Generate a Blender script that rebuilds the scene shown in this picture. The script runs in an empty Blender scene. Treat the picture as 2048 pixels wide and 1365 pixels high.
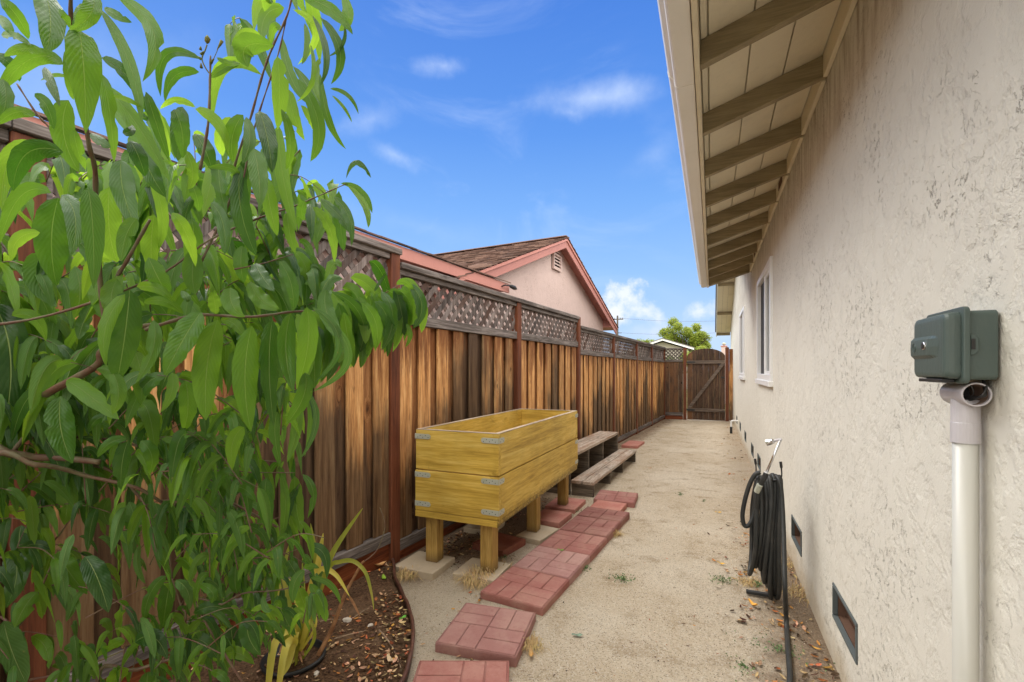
import bpy, bmesh, math, random
from mathutils import Vector, Matrix, noise as mnoise
random.seed(7)
R = math.radians
scene = bpy.context.scene
COL = scene.collection

# ---------------------------------------------------------------- camera, sky, sun, exposure
F_PX, CX, HY, CAM_H = 930.0, 1024.0, 742.0, 1.35
YAW = math.atan(400.0 / 930.0)
SY, CY = math.sin(YAW), math.cos(YAW)
cam_d = bpy.data.cameras.new('camera')
cam_d.sensor_width = 36.0
cam_d.lens = F_PX / 2048.0 * 36.0
cam_d.shift_y = (HY - 682.5) / 2048.0
cam_d.clip_start = 0.05
cam_d.clip_end = 5000
cam = bpy.data.objects.new('camera', cam_d)
COL.objects.link(cam)
cam.location = (0, 0, CAM_H)
cam.rotation_euler = (R(90), 0, YAW)
scene.camera = cam

def ray(u, v):
    X = (u - CX) / F_PX
    return Vector((X * CY - SY, X * SY + CY, (HY - v) / F_PX))
def at(u, v, Z):
    return Vector((0, 0, CAM_H)) + ray(u, v) * Z
def gnd(u, v, z=0.0):
    r = ray(u, v)
    return Vector((0, 0, CAM_H)) + r * ((z - CAM_H) / r.z)

SUN_EL, SUN_AZ = R(50), R(-64)      # azimuth from +y, clockwise towards +x
world = bpy.data.worlds.new("World")
scene.world = world
world.use_nodes = True
wn = world.node_tree
wn.nodes.clear()

class G:
    """small node-graph helper"""
    def __init__(s, nt): s.nt = nt
    def n(s, kind, ins=None, **props):
        nd = s.nt.nodes.new(kind)
        for k, v in props.items(): setattr(nd, k, v)
        for k, v in (ins or {}).items():
            sk = nd.inputs[k]
            if isinstance(v, bpy.types.NodeSocket): s.nt.links.new(v, sk)
            elif isinstance(v, bpy.types.Node): s.nt.links.new(v.outputs[0], sk)
            else:
                if sk.type == 'RGBA' and len(v) == 3: v = (*v, 1)
                sk.default_value = v
        return nd
    def m(s, op, a, b=None, c=None, clamp=False):
        ins = {0: a}
        if b is not None: ins[1] = b
        if c is not None: ins[2] = c
        return s.n('ShaderNodeMath', ins, operation=op, use_clamp=clamp).outputs[0]
    def ss(s, x, a, b, lo=0.0, hi=1.0):
        return s.n('ShaderNodeMapRange', {0: x, 1: a, 2: b, 3: lo, 4: hi}, interpolation_type='SMOOTHSTEP').outputs[0]
    def mix(s, f, a, b, mode='MIX'):
        nd = s.n('ShaderNodeMix', data_type='RGBA', blend_type=mode)
        for idx, v in ((0, f), (6, a), (7, b)):
            sk = nd.inputs[idx]
            if isinstance(v, bpy.types.NodeSocket): s.nt.links.new(v, sk)
            else:
                if sk.type == 'RGBA' and len(v) == 3: v = (*v, 1)
                sk.default_value = v
        return nd.outputs[2]
    def ramp(s, x, stops, interp='LINEAR'):
        nd = s.n('ShaderNodeValToRGB', {0: x})
        cr = nd.color_ramp; cr.interpolation = interp
        while len(cr.elements) < len(stops): cr.elements.new(0.5)
        for e, (p, c) in zip(cr.elements, stops):
            e.position = p; e.color = (*c, 1) if len(c) == 3 else c
        return nd.outputs[0]
    def noise(s, vec, scale, detail=4, rough=.55, dist=0.0):
        return s.n('ShaderNodeTexNoise', {'Vector': vec, 'Scale': scale, 'Detail': detail, 'Roughness': rough, 'Distortion': dist})
    def vmul(s, v, k): return s.n('ShaderNodeVectorMath', {0: v, 1: k}, operation='MULTIPLY').outputs[0]
    def vadd(s, v, k): return s.n('ShaderNodeVectorMath', {0: v, 1: k}, operation='ADD').outputs[0]

g = G(wn)
tc = g.n('ShaderNodeTexCoord')
D = g.n('ShaderNodeVectorMath', {0: tc.outputs['Generated']}, operation='NORMALIZE').outputs[0]
sep = g.n('ShaderNodeSeparateXYZ', {0: D})
el = sep.outputs[2]
sky = g.n('ShaderNodeTexSky', sky_type='NISHITA', sun_disc=False, sun_elevation=SUN_EL, sun_rotation=SUN_AZ,
          altitude=20, air_density=1.0, dust_density=0.4, ozone_density=2.5)
nis = g.n('ShaderNodeVectorMath', {0: sky.outputs[0], 3: 0.10}, operation='SCALE').outputs[0]
grad = g.ramp(el, [(0.0, (.48, .59, .76)), (.07, (.38, .53, .76)), (.20, (.240, .43, .75)), (.33, (.148, .335, .72)), (.45, (.085, .245, .66)), (.62, (.050, .175, .58)), (1, (.045, .15, .55))])
blue = g.mix(0.92, nis, grad)
# thin streaky cirrus
sv = g.vmul(D, (1.0, 1.0, 2.6))
n1 = g.noise(sv, 2.1, 7, .60, 1.2).outputs[0]
n2 = g.noise(g.vadd(D, (3.1, 1.7, .4)), 1.3, 3, .5).outputs[0]
wis = g.m('MULTIPLY', g.ss(n1, .50, .78), g.ss(n2, .44, .66))
wis = g.m('MULTIPLY', wis, .40)
c1 = g.mix(wis, blue, (.62, .72, .90))
# traced wisps: soft patches at fixed directions of the sky
def patch(col, u, v, ru, rv, amt, tilt=0.0, seed=0.0, sc=6.0, colr=(.68, .77, .90), edge=(-1.3, .75), det=7):
    d = ray(u, v).normalized()
    ex = Vector((CY, SY, 0)); ez = d.cross(ex) * -1
    ex2 = (ex * math.cos(tilt) + ez * math.sin(tilt)).normalized(); ez2 = (ez * math.cos(tilt) - ex * math.sin(tilt)).normalized()
    off = g.n('ShaderNodeVectorMath', {0: D, 1: tuple(d)}, operation='SUBTRACT').outputs[0]
    nz = g.n('ShaderNodeTexNoise', {'Vector': g.vadd(D, (seed, seed * .7, 0)), 'Scale': sc, 'Detail': det, 'Roughness': .6})
    nn = g.m('SUBTRACT', nz.outputs[0], .5)
    a = g.m('DIVIDE', g.n('ShaderNodeVectorMath', {0: off, 1: tuple(ex2)}, operation='DOT_PRODUCT').outputs['Value'], ru)
    b = g.m('DIVIDE', g.n('ShaderNodeVectorMath', {0: off, 1: tuple(ez2)}, operation='DOT_PRODUCT').outputs['Value'], rv)
    r2 = g.m('SQRT', g.m('ADD', g.m('MULTIPLY', a, a), g.m('MULTIPLY', b, b)))
    r2 = g.m('SUBTRACT', r2, g.m('MULTIPLY', nn, 2.6))
    fr = g.n('ShaderNodeVectorMath', {0: D, 1: tuple(d)}, operation='DOT_PRODUCT').outputs['Value']
    f = g.m('MULTIPLY', g.ss(r2, 1.0, edge[0]), g.ss(fr, .5, .8))
    return g.mix(g.m('MULTIPLY', f, amt), col, colr)
c1 = patch(c1, 1190, 195, .17, .035, .85, .10, 2.0, 5)
c1 = patch(c1, 1140, 225, .06, .024, .9, -.2, 9.0, 9)
c1 = patch(c1, 890, 132, .07, .022, .8, .0, 3.0, 9)
c1 = patch(c1, 790, 310, .07, .022, .75, -.5, 5.0, 9)
c1 = patch(c1, 740, 240, .09, .03, .6, .3, 6.0, 7)
c1 = patch(c1, 1320, 300, .12, .045, .35, .5, 7.0, 6)
c1 = patch(c1, 820, 450, .30, .05, .28, -.2, 8.0, 4)
c1 = patch(c1, 170, 150, .20, .10, .35, .2, 11.0, 4)
# cumulus near the horizon
CW = (.72, .75, .80)
c1 = patch(c1, 1340, 665, .13, .026, .8, 0, 4.0, 13, (.60, .66, .78), (-.6, 1))
c1 = patch(c1, 1250, 588, .044, .034, .85, .4, 1.3, 26, CW, (.25, 1), 8)
c1 = patch(c1, 1232, 628, .050, .030, .92, .0, 2.3, 22, CW, (.1, 1), 8)
c1 = patch(c1, 1290, 622, .050, .028, .88, -.4, 3.3, 24, CW, (-.2, 1), 8)
c1 = patch(c1, 1405, 625, .050, .022, .88, .1, 4.3, 24, CW, (-.2, 1), 8)
# bright cloud added outside the view, overhead and behind, as neutral fill light
back = g.n('ShaderNodeVectorMath', {0: D, 1: (SY, -CY, 0.0)}, operation='DOT_PRODUCT').outputs['Value']
veil = g.m('MAXIMUM', g.ss(el, .63, .76), g.m('MULTIPLY', g.ss(back, -.5, -.2), g.ss(el, -.05, .1)))  # mask of the added fill cloud
vn = g.noise(D, 1.6, 5, .6).outputs[0]
fill_veil_col = g.mix(g.ss(vn, .3, .7), (2.1, 2.04, 1.93), (2.75, 2.67, 2.52))
c2 = g.mix(veil, c1, fill_veil_col)
bg = g.n('ShaderNodeBackground', {'Color': c2, 'Strength': 1.0})
wo = g.n('ShaderNodeOutputWorld')
wn.links.new(bg.outputs[0], wo.inputs[0])

sun_d = bpy.data.lights.new('sun', 'SUN')
sun_d.energy = 1.25
sun_d.angle = R(30)
sun_d.color = (1.0, .97, .92)
sun = bpy.data.objects.new('sun', sun_d)
COL.objects.link(sun)
sd = Vector((math.sin(SUN_AZ) * math.cos(SUN_EL), math.cos(SUN_AZ) * math.cos(SUN_EL), math.sin(SUN_EL)))
sun.rotation_euler = sd.to_track_quat('Z', 'Y').to_euler()
scene.view_settings.view_transform = 'Standard'
scene.view_settings.look = 'None'
scene.view_settings.exposure = 0.48
scene.view_settings.gamma = 1
scene.cycles.max_bounces = 8
scene.cycles.diffuse_bounces = 4
scene.cycles.use_denoising = True

# ---------------------------------------------------------------- object helpers
def link(o, parent=None):
    COL.objects.link(o)
    if parent is not None: o.parent = parent
    return o
def tag(o, label=None, cat=None, group=None, kind=None):
    if label: o['label'] = label
    if cat: o['category'] = cat
    if group: o['group'] = group
    if kind: o['kind'] = kind
    return o
def thing(name, label, cat, loc=(0, 0, 0), rz=0.0, group=None):
    o = bpy.data.objects.new(name, None)
    o.empty_display_size = .1
    o.location = loc; o.rotation_euler = (0, 0, rz)
    link(o); return tag(o, label, cat, group)

class MB:
    def __init__(s): s.v = []; s.f = []; s.uv = None; s.smooth = False
    def add(s, vs, fs):
        b = len(s.v); s.v += [tuple(p) for p in vs]; s.f += [tuple(b + i for i in f) for f in fs]
    def box(s, x0, x1, y0, y1, z0, z1, M=None):
        vs = [Vector((x, y, z)) for z in (z0, z1) for y in (y0, y1) for x in (x0, x1)]
        if M is not None: vs = [M @ p for p in vs]
        s.add(vs, [(0, 2, 3, 1), (4, 5, 7, 6), (0, 1, 5, 4), (2, 6, 7, 3), (0, 4, 6, 2), (1, 3, 7, 5)])
        return s
    def prism(s, poly, ax, a, b):
        """poly: list of 2-D points in the plane normal to axis ax"""
        n = len(poly)
        def P(p, t):
            return {'x': (t, p[0], p[1]), 'y': (p[0], t, p[1]), 'z': (p[0], p[1], t)}[ax]
        s.add([P(p, a) for p in poly] + [P(p, b) for p in poly],
              [tuple(range(n - 1, -1, -1)), tuple(range(n, 2 * n))] + [(i, (i + 1) % n, n + (i + 1) % n, n + i) for i in range(n)])
        return s
    def tube(s, pts, rad, seg=8, cap=True, closed=False):
        pts = [Vector(p) for p in pts]; n = len(pts)
        rr = rad if isinstance(rad, (list, tuple)) else [rad] * n
        up = None; rings = []; b0 = len(s.v); vs = []
        for i, p in enumerate(pts):
            if closed: t = pts[(i + 1) % n] - pts[i - 1]
            else: t = pts[min(i + 1, n - 1)] - pts[max(i - 1, 0)]
            if t.length < 1e-9: t = Vector((0, 0, 1))
            t.normalize()
            if up is None: up = t.orthogonal().normalized()
            up = (up - t * up.dot(t))
            if up.length < 1e-6: up = t.orthogonal()
            up.normalize(); w = t.cross(up)
            for k in range(seg):
                a = 2 * math.pi * k / seg
                vs.append(p + (up * math.cos(a) + w * math.sin(a)) * rr[i])
        fs = []
        m = n if closed else n - 1
        for i in range(m):
            for k in range(seg):
                j = (i + 1) % n
                fs.append((i * seg + k, i * seg + (k + 1) % seg, j * seg + (k + 1) % seg, j * seg + k))
        if cap and not closed:
            fs.append(tuple(range(seg - 1, -1, -1))); fs.append(tuple((n - 1) * seg + k for k in range(seg)))
        s.add(vs, fs); return s
    def build(s, name, mat, parent=None, bevel=0, smooth=False, seg=1, recalc=False):
        me = bpy.data.meshes.new(name)
        me.from_pydata(s.v, [], s.f)
        if s.uv:
            ul = me.uv_layers.new(name='UVMap')
            for li, l in enumerate(me.loops): ul.data[li].uv = s.uv[l.vertex_index]
        if recalc:
            bm = bmesh.new(); bm.from_mesh(me); bmesh.ops.recalc_face_normals(bm, faces=bm.faces); bm.to_mesh(me); bm.free()
        me.materials.append(mat)
        if smooth or s.smooth:
            for p in me.polygons: p.use_smooth = True
        me.update()
        o = bpy.data.objects.new(name, me); link(o, parent)
        if bevel:
            bv = o.modifiers.new('bevel', 'BEVEL'); bv.width = bevel; bv.segments = seg; bv.limit_method = 'ANGLE'; bv.angle_limit = R(40)
        return o
def box(*a): return MB().box(*a)
def tube(*a, **k): return MB().tube(*a, **k)

# ---------------------------------------------------------------- materials
def mat(name):
    m = bpy.data.materials.new(name); m.use_nodes = True
    m.node_tree.nodes.clear()
    q = G(m.node_tree)
    q.b = q.n('ShaderNodeBsdfPrincipled')
    q.o = q.n('ShaderNodeOutputMaterial'); m.node_tree.links.new(q.b.outputs[0], q.o.inputs[0])
    return m, q
def setb(q, **k):
    for kk, v in k.items():
        nm = {'col': 'Base Color', 'rough': 'Roughness', 'nor': 'Normal', 'metal': 'Metallic', 'spec': 'Specular IOR Level', 'alpha': 'Alpha', 'trans': 'Transmission Weight'}[kk]
        sk = q.b.inputs[nm]
        if isinstance(v, bpy.types.NodeSocket): q.nt.links.new(v, sk)
        else: sk.default_value = (*v, 1) if isinstance(v, tuple) and len(v) == 3 else v
def bump(q, h, dist, strength=1.0, nor=None):
    ins = {'Height': h, 'Distance': dist, 'Strength': strength}
    if nor is not None: ins['Normal'] = nor
    return q.n('ShaderNodeBump', ins).outputs[0]

def paint(name, col, rough=.5, dirt=.25, spec=.4, bumpd=.0008, dirtcol=None, scale=3.0, metal=0.0):
    m, q = mat(name)
    c = q.n('ShaderNodeTexCoord').outputs['Object']
    n = q.noise(c, scale, 6, .65).outputs[0]
    n2 = q.noise(q.vmul(c, (1, 1, .25)), scale * 9, 4, .6).outputs[0]
    dc = dirtcol or tuple(x * .55 for x in col)
    f = q.m('MULTIPLY', q.m('ADD', q.ss(n, .45, .75), q.m('MULTIPLY', q.ss(n2, .5, .8), .5)), dirt)
    setb(q, col=q.mix(f, col, dc), rough=rough, spec=spec, metal=metal)
    nn = q.noise(c, 220, 3, .6).outputs[0]
    setb(q, nor=bump(q, q.m('ADD', nn, q.m('MULTIPLY', n2, 1.5)), bumpd))
    return m

def wood(name, cols, axis='z', gs=1.0, knots=.6, rough=.75, bumpd=.0018, extra=None, var=.25, knotsize=.02, sat=1.0):
    """cols: dark, mid, light grain colours"""
    m, q = mat(name)
    c = q.n('ShaderNodeTexCoord').outputs['Object']
    r = q.n('ShaderNodeNewGeometry').outputs['Random Per Island']
    off = q.n('ShaderNodeCombineXYZ', {0: q.m('MULTIPLY', r, 17.3), 1: q.m('MULTIPLY', r, 41.7), 2: q.m('MULTIPLY', r, 29.1)}).outputs[0]
    c2 = q.vadd(c, off)
    k = {'x': (.055, 1, 1), 'y': (1, .055, 1), 'z': (1, 1, .055)}[axis]
    # knots warp the grain around them
    kk = {'x': (.45, .02, 1), 'y': (.02, .45, 1), 'z': (1, .02, .45)}[axis]
    vo = q.n('ShaderNodeTexVoronoi', {'Vector': q.vmul(c2, kk), 'Scale': 6.5, 'Randomness': 1.0})
    kd = vo.outputs['Distance']
    krnd = q.n('ShaderNodeSeparateColor', {0: vo.outputs['Color']}).outputs[0]
    kon = q.ss(krnd, .45, .5)
    kwarp = q.m('MULTIPLY', q.m('MULTIPLY', q.ss(kd, .32, .05), kon), knots)
    g1v = q.vmul(c2, k)
    wsh = q.n('ShaderNodeCombineXYZ', {0: kwarp, 1: kwarp, 2: kwarp}).outputs[0]
    g1v = q.vadd(g1v, q.vmul(wsh, (.03, .03, .03)))
    g1 = q.noise(g1v, 28 * gs, 5, .65, .4).outputs[0]
    g2 = q.noise(g1v, 130 * gs, 3, .6).outputs[0]
    g3 = q.noise(c2, 2.2, 4, .6).outputs[0]
    t = q.m('ADD', q.m('MULTIPLY', g1, .72), q.m('MULTIPLY', g2, .48))
    t = q.m('SUBTRACT', t, .07)
    col = q.ramp(t, [(.36, cols[0]), (.52, cols[1]), (.70, cols[2])])
    g4 = q.noise(q.vmul(g1v, (1.0, 1.0, 1.0)), 300 * gs, 2, .5).outputs[0]
    col = q.mix(q.ss(g4, .52, .66, 0, .30), col, cols[0])
    # board to board and broad tone variation
    v = q.m('ADD', q.m('MULTIPLY', q.m('SUBTRACT', r, .5), var * 2), q.m('MULTIPLY', q.m('SUBTRACT', g3, .5), .9))
    col = q.n('ShaderNodeHueSaturation', {'Value': q.m('ADD', v, 1.0), 'Saturation': sat, 'Color': col}).outputs[0]
    if extra: col = extra(q, c, c2, r, g1, g2, g3, col)
    kf = q.m('MULTIPLY', q.ss(q.m('ADD', kd, q.m('MULTIPLY', q.m('SUBTRACT', g2, .5), .06)), .105, .055), kon)
    kf = q.m('MULTIPLY', kf, min(1, knots * 1.2))
    dark = tuple(x * .22 for x in cols[0])
    col = q.mix(q.m('MULTIPLY', kf, .9), col, dark)
    setb(q, col=col, rough=rough, spec=.25)
    h = q.m('ADD', q.m('MULTIPLY', g1, .7), q.m('MULTIPLY', g2, .5))
    h = q.m('SUBTRACT', h, q.m('MULTIPLY', kf, .4))
    setb(q, nor=bump(q, h, bumpd))
    return m

# fence boards: stained orange, blackened in runs from the rail and grey towards the ground
def fence_weather(q, c, c2, r, g1, g2, g3, col):
    s = q.n('ShaderNodeSeparateXYZ', {0: c})
    x, z = s.outputs[0], s.outputs[2]
    st = q.noise(q.vmul(c2, (1, 1, .10)), 16, 5, .7).outputs[0]
    bl = q.noise(q.vmul(c, (1, .2, .6)), 1.3, 4, .6).outputs[0]
    st2 = q.noise(q.vmul(c2, (1, 1, .05)), 70, 4, .65).outputs[0]
    st = q.m('ADD', st, q.m('MULTIPLY', q.m('SUBTRACT', st2, .5), .55))
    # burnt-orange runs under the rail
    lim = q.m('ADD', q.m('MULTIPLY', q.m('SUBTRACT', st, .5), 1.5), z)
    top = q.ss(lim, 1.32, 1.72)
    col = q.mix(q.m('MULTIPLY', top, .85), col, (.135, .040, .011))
    # black mildew and weather-grey from below, uneven along the fence
    low = q.m('ADD', z, q.m('MULTIPLY', q.m('SUBTRACT', bl, .5), 2.6))
    low = q.m('ADD', low, q.m('MULTIPLY', q.m('SUBTRACT', st, .5), 1.1))
    low = q.m('SUBTRACT', low, q.ss(x, .1, -1.0, 0, .55))
    low = q.m('SUBTRACT', low, q.m('MULTIPLY', q.ss(x, -.1, .5), q.ss(x, 2.1, 1.6, 0, .48)))
    low = q.m('ADD', low, q.m('MULTIPLY', q.m('SUBTRACT', r, .5), 1.0))
    lf = q.ss(low, 1.25, .60)
    gr = q.ramp(g1, [(.35, (.016, .012, .009)), (.55, (.062, .044, .030)), (.75, (.115, .080, .052))])
    col = q.mix(q.m('MULTIPLY', lf, .80), col, gr)
    sp = q.noise(q.vmul(c2, (1, 1, .16)), 34, 3, .6).outputs[0]
    col = q.mix(q.m('MULTIPLY', q.ss(sp, .62, .74), .55), col, (.020, .011, .006))
    return col
M_FBOARD = wood('fence_board_wood', [(.25, .105, .034), (.50, .250, .092), (.66, .40, .175)], 'z', 1.0, 1.0, .72, .0020, fence_weather, .30)
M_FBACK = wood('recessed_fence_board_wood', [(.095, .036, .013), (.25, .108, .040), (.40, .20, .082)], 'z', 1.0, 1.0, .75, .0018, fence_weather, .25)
M_RAIL = wood('weathered_rail_wood', [(.045, .035, .030), (.115, .095, .085), (.24, .205, .19)], 'x', 1.0, .3, .85, .0022, None, .2)
M_LATT = wood('lattice_wood', [(.050, .034, .028), (.150, .118, .105), (.30, .255, .24)], 'z', .8, .0, .85, .001,
              lambda q, c, c2, r, g1, g2, g3, col: q.mix(q.ss(g3, .45, .62, 0, .75), col, (.075, .035, .022)), .45)
M_POST = wood('redwood_stained_post', [(.060, .019, .009), (.125, .038, .017), (.170, .058, .026)], 'z', .7, .15, .6, .0008, None, .12)
M_KICK = wood('redwood_stained_board', [(.060, .014, .006), (.165, .042, .014), (.23, .070, .025)], 'x', 1.0, .3, .6, .001, None, .1)
M_GATE = wood('gate_board_wood', [(.028, .018, .013), (.085, .050, .033), (.165, .090, .050)], 'z', 1.0, .8, .8, .002,
              lambda q, c, c2, r, g1, g2, g3, col: q.mix(q.ss(q.m('ADD', r, q.m('MULTIPLY', g3, .6)), 1.1, 1.3, 0, .6), col, (.20, .09, .035)), .25)
M_GRAIL = wood('gate_rail_wood', [(.050, .038, .030), (.115, .086, .068), (.19, .145, .115)], 'x', 1.0, .3, .85, .002, None, .2)
def planter_wear(q, c, c2, r, g1, g2, g3, col):
    # olive ring lines of the grain, scuffs, and mould creeping up from the bottom edge
    w = q.noise(q.vadd(q.vmul(c2, (1, .6, 1)), (3, 3, 3)), 5, 6, .7, 1.5).outputs[0]
    col = q.mix(q.ss(w, .60, .72, 0, .28), col, (.20, .125, .022))
    z = q.n('ShaderNodeSeparateXYZ', {0: c}).outputs[2]
    n = q.noise(q.vmul(c, (1, 1, .7)), 17, 6, .75).outputs[0]
    lo = q.m('SUBTRACT', z, q.m('MULTIPLY', q.m('SUBTRACT', n, .5), .12))
    px_ = q.n('ShaderNodeSeparateXYZ', {0: c}).outputs[0]
    f = q.m('MULTIPLY', q.m('MULTIPLY', q.ss(lo, .46, .35), q.ss(q.noise(c, 60, 4, .7).outputs[0], .32, .52)), q.ss(px_, -1.25, -1.24))
    return q.mix(q.m('MULTIPLY', f, .85), col, (.030, .022, .013))
PC = [(.32, .200, .032), (.51, .335, .060), (.64, .47, .130)]
M_PLY = wood('yellow_stained_board_along', PC, 'y', .6, .9, .55, .0009, planter_wear, .12)
M_PLX = wood('yellow_stained_board_across', PC, 'x', .6, .9, .55, .0009, planter_wear, .12)
M_PLEG = wood('yellow_stained_leg', [(.15, .085, .022), (.34, .21, .055), (.45, .30, .10)], 'z', .8, .3, .65, .0015,
              lambda q, c, c2, r, g1, g2, g3, col: q.mix(q.ss(q.n('ShaderNodeSeparateXYZ', {0: c}).outputs[2], .13, .04, 0, .7), col, (.09, .055, .028)), .15)
M_PRIM = wood('grey_end_grain_rim', [(.18, .13, .09), (.36, .28, .20), (.50, .42, .33)], 'y', .8, .0, .8, .001, None, .1)
M_PRIMX = wood('grey_end_grain_rim_across', [(.18, .13, .09), (.36, .28, .20), (.50, .42, .33)], 'x', .8, .0, .8, .001, None, .1)
def bench_wear(q, c, c2, r, g1, g2, g3, col):
    n = q.noise(q.vmul(c2, (1, .35, 1)), 7, 5, .7).outputs[0]
    col = q.mix(q.ss(n, .45, .68, 0, .7), col, (.30, .165, .095))
    return q.mix(q.ss(n, .44, .30, 0, .75), col, (.11, .085, .06))
M_BTOP = wood('weathered_bench_top', [(.16, .115, .085), (.33, .26, .205), (.50, .43, .36)], 'y', .9, .3, .8, .0015, bench_wear, .15)
M_BLEG = wood('weathered_bench_side', [(.045, .034, .025), (.10, .078, .058), (.17, .135, .10)], 'x', .9, .5, .85, .0015, None, .2)
M_CREAM = paint('cream_eave_paint', (.73, .66, .49), .6, .30, .3, .0012)
def rafter_mat():
    return wood('cream_painted_rafter', [(.20, .16, .090), (.27, .22, .13), (.35, .29, .18)], 'x', 1.0, .0, .65, .0018, None, .06)
M_RAFT = rafter_mat()
M_GUTTER = paint('off_white_gutter', (.80, .785, .74), .35, .12, .5, .0002)
M_GUTTERF = paint('white_gutter_face', (.74, .74, .72), .35, .12, .5, .0002)
M_WHITE = paint('white_vinyl', (.80, .80, .80), .35, .10, .5, .0002)
M_PINKF = paint('pink_fascia_paint', (.54, .235, .190), .6, .2, .3, .0006)
M_PINKD = paint('dusky_pink_barge', (.46, .20, .165), .6, .2, .3, .0006)
M_DARKM = paint('black_metal', (.022, .022, .022), .45, .2, .4, .0002, (.06, .045, .035))
M_GALV = paint('galvanised_steel', (.42, .43, .36), .45, .45, .5, .0003, (.28, .30, .20), 14)
M_CHROME = paint('chrome', (.62, .62, .63), .22, .2, .5, .0001, metal=1.0)
M_FRAMED = paint('grey_vent_frame', (.105, .12, .12), .7, .3, .2, .0003)
M_RUST = paint('rusty_vent_screen', (.13, .072, .048), .8, .5, .2, .001, (.05, .03, .02), 20)
M_PVC = paint('white_pvc', (.53, .52, .47), .32, .12, .5, .0001, (.60, .54, .42), 8)
M_PVCP = paint('violet_stained_pvc', (.52, .495, .515), .35, .3, .5, .0001, (.36, .32, .34), 14)
M_PVCIN = paint('primer_stained_pvc', (.30, .20, .15), .5, .3, .4, .0001)

def stucco(name, base, pit, dist, dirtcol, grime_and_shade=True, scale=1.0):
    m, q = mat(name)
    c = q.n('ShaderNodeTexCoord').outputs['Object']
    cs = q.vmul(c, (1, 1, .92))
    big = q.noise(c, 5.5 * scale, 5, .6).outputs[0]
    mid = q.noise(cs, 26 * scale, 6, .66, .15).outputs[0]
    fine = q.noise(c, 170 * scale, 4, .65).outputs[0]
    # trowel-skip crevices: thin iso-lines of a warped field, only inside patches
    f1 = q.noise(cs, 15 * scale, 5, .64, .35).outputs[0]
    line = q.m('ABSOLUTE', q.m('SUBTRACT', f1, .5))
    brk = q.noise(q.vadd(c, (5, 9, 2)), 38 * scale, 3, .6).outputs[0]
    pm = q.noise(q.vadd(c, (1.3, 4.2, 7.7)), 2.6 * scale, 4, .6).outputs[0]
    patchm = q.m('MULTIPLY', q.ss(brk, .47, .57), q.ss(pm, .42, .64))
    crev = q.m('MULTIPLY', q.ss(line, .018, .004), patchm)
    pits = q.m('MULTIPLY', q.ss(mid, .36, .30), q.ss(pm, .36, .6))
    crev = q.m('MAXIMUM', crev, q.m('MULTIPLY', pits, .45))
    col = q.mix(q.ss(big, .35, .70, 0, .35), base, tuple(x * .90 for x in base))
    col = q.mix(q.m('MULTIPLY', crev, pit), col, dirtcol)
    if grime_and_shade:
        z = q.n('ShaderNodeSeparateXYZ', {0: c}).outputs[2]
        n = q.noise(c, 3.2, 5, .65).outputs[0]
        lo = q.m('SUBTRACT', z, q.m('MULTIPLY', q.m('SUBTRACT', n, .45), .35))
        col = q.mix(q.ss(lo, .16, .0, 0, .55), col, (.44, .33, .19))
        shade_streak = q.noise(q.vmul(c, (1, 1, .12)), 16, 5, .7).outputs[0]
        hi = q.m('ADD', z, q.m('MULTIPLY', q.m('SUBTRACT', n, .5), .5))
        eave_shade = q.m('MULTIPLY', q.ss(shade_streak, .40, .66), q.ss(hi, 2.3, 2.70))
        col = q.mix(q.m('MULTIPLY', eave_shade, .60), col, (.22, .155, .075))  # brown shade under the eave, painted into the wall colour in streaks
    setb(q, col=col, rough=.88, spec=.2)
    plate = q.ss(q.noise(cs, 9 * scale, 6, .66, .1).outputs[0], .38, .56)
    h = q.m('ADD', q.m('MULTIPLY', plate, .9), q.m('MULTIPLY', fine, .22))
    h = q.m('ADD', h, q.m('MULTIPLY', mid, .35))
    h = q.m('SUBTRACT', h, q.m('MULTIPLY', crev, 1.0))
    setb(q, nor=bump(q, h, dist, 1.0))
    return m
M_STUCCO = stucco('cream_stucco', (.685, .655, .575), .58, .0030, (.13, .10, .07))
M_PINKST = stucco('pink_stucco', (.60, .455, .41), .25, .003, (.30, .2, .15), False)

def glass_dark(name, col=(.02, .025, .03), rough=.03):
    m, q = mat(name); setb(q, col=col, rough=rough, spec=.5); q.b.inputs['IOR'].default_value = 1.5
    return m
M_GLASS = glass_dark('window_glass')
M_SCREEN = glass_dark('window_screen', (.035, .035, .036), .8)

def concrete(name, base, alt, groove=0.0, speck=.35):
    m, q = mat(name)
    c = q.n('ShaderNodeTexCoord').outputs['Object']
    n = q.noise(c, 7, 6, .65).outputs[0]
    n2 = q.noise(c, 240, 3, .7).outputs[0]
    n3 = q.noise(c, 60, 4, .7).outputs[0]
    oc = q.n('ShaderNodeSeparateColor', {0: q.n('ShaderNodeObjectInfo').outputs['Color']})
    col = q.mix(q.ss(n, .35, .7), base, alt)
    col = q.n('ShaderNodeHueSaturation', {'Value': oc.outputs[0], 'Saturation': oc.outputs[1], 'Color': col}).outputs[0]
    col = q.mix(q.ss(n2, .60, .74, 0, speck), col, tuple(min(1, x * 1.9 + .05) for x in base))
    col = q.mix(q.ss(n3, .60, .72, 0, .35), col, tuple(x * .55 for x in base))
    # sand blown over the face
    n4 = q.noise(c, 3.4, 6, .7).outputs[0]
    col = q.mix(q.ss(n4, .45, .78, 0, .24), col, (.44, .32, .23))
    n5 = q.noise(c, 22, 5, .75).outputs[0]
    col = q.mix(q.ss(n5, .52, .70, 0, .30), col, tuple(x * .62 for x in base))
    setb(q, col=col, rough=.85, spec=.25, nor=bump(q, q.m('ADD', n2, n3), .0014))
    return m
M_PAVER = concrete('red_concrete_paver', (.31, .092, .070), (.38, .150, .115))
M_PAVERP = concrete('pale_red_concrete', (.40, .150, .118), (.46, .21, .17))
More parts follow.
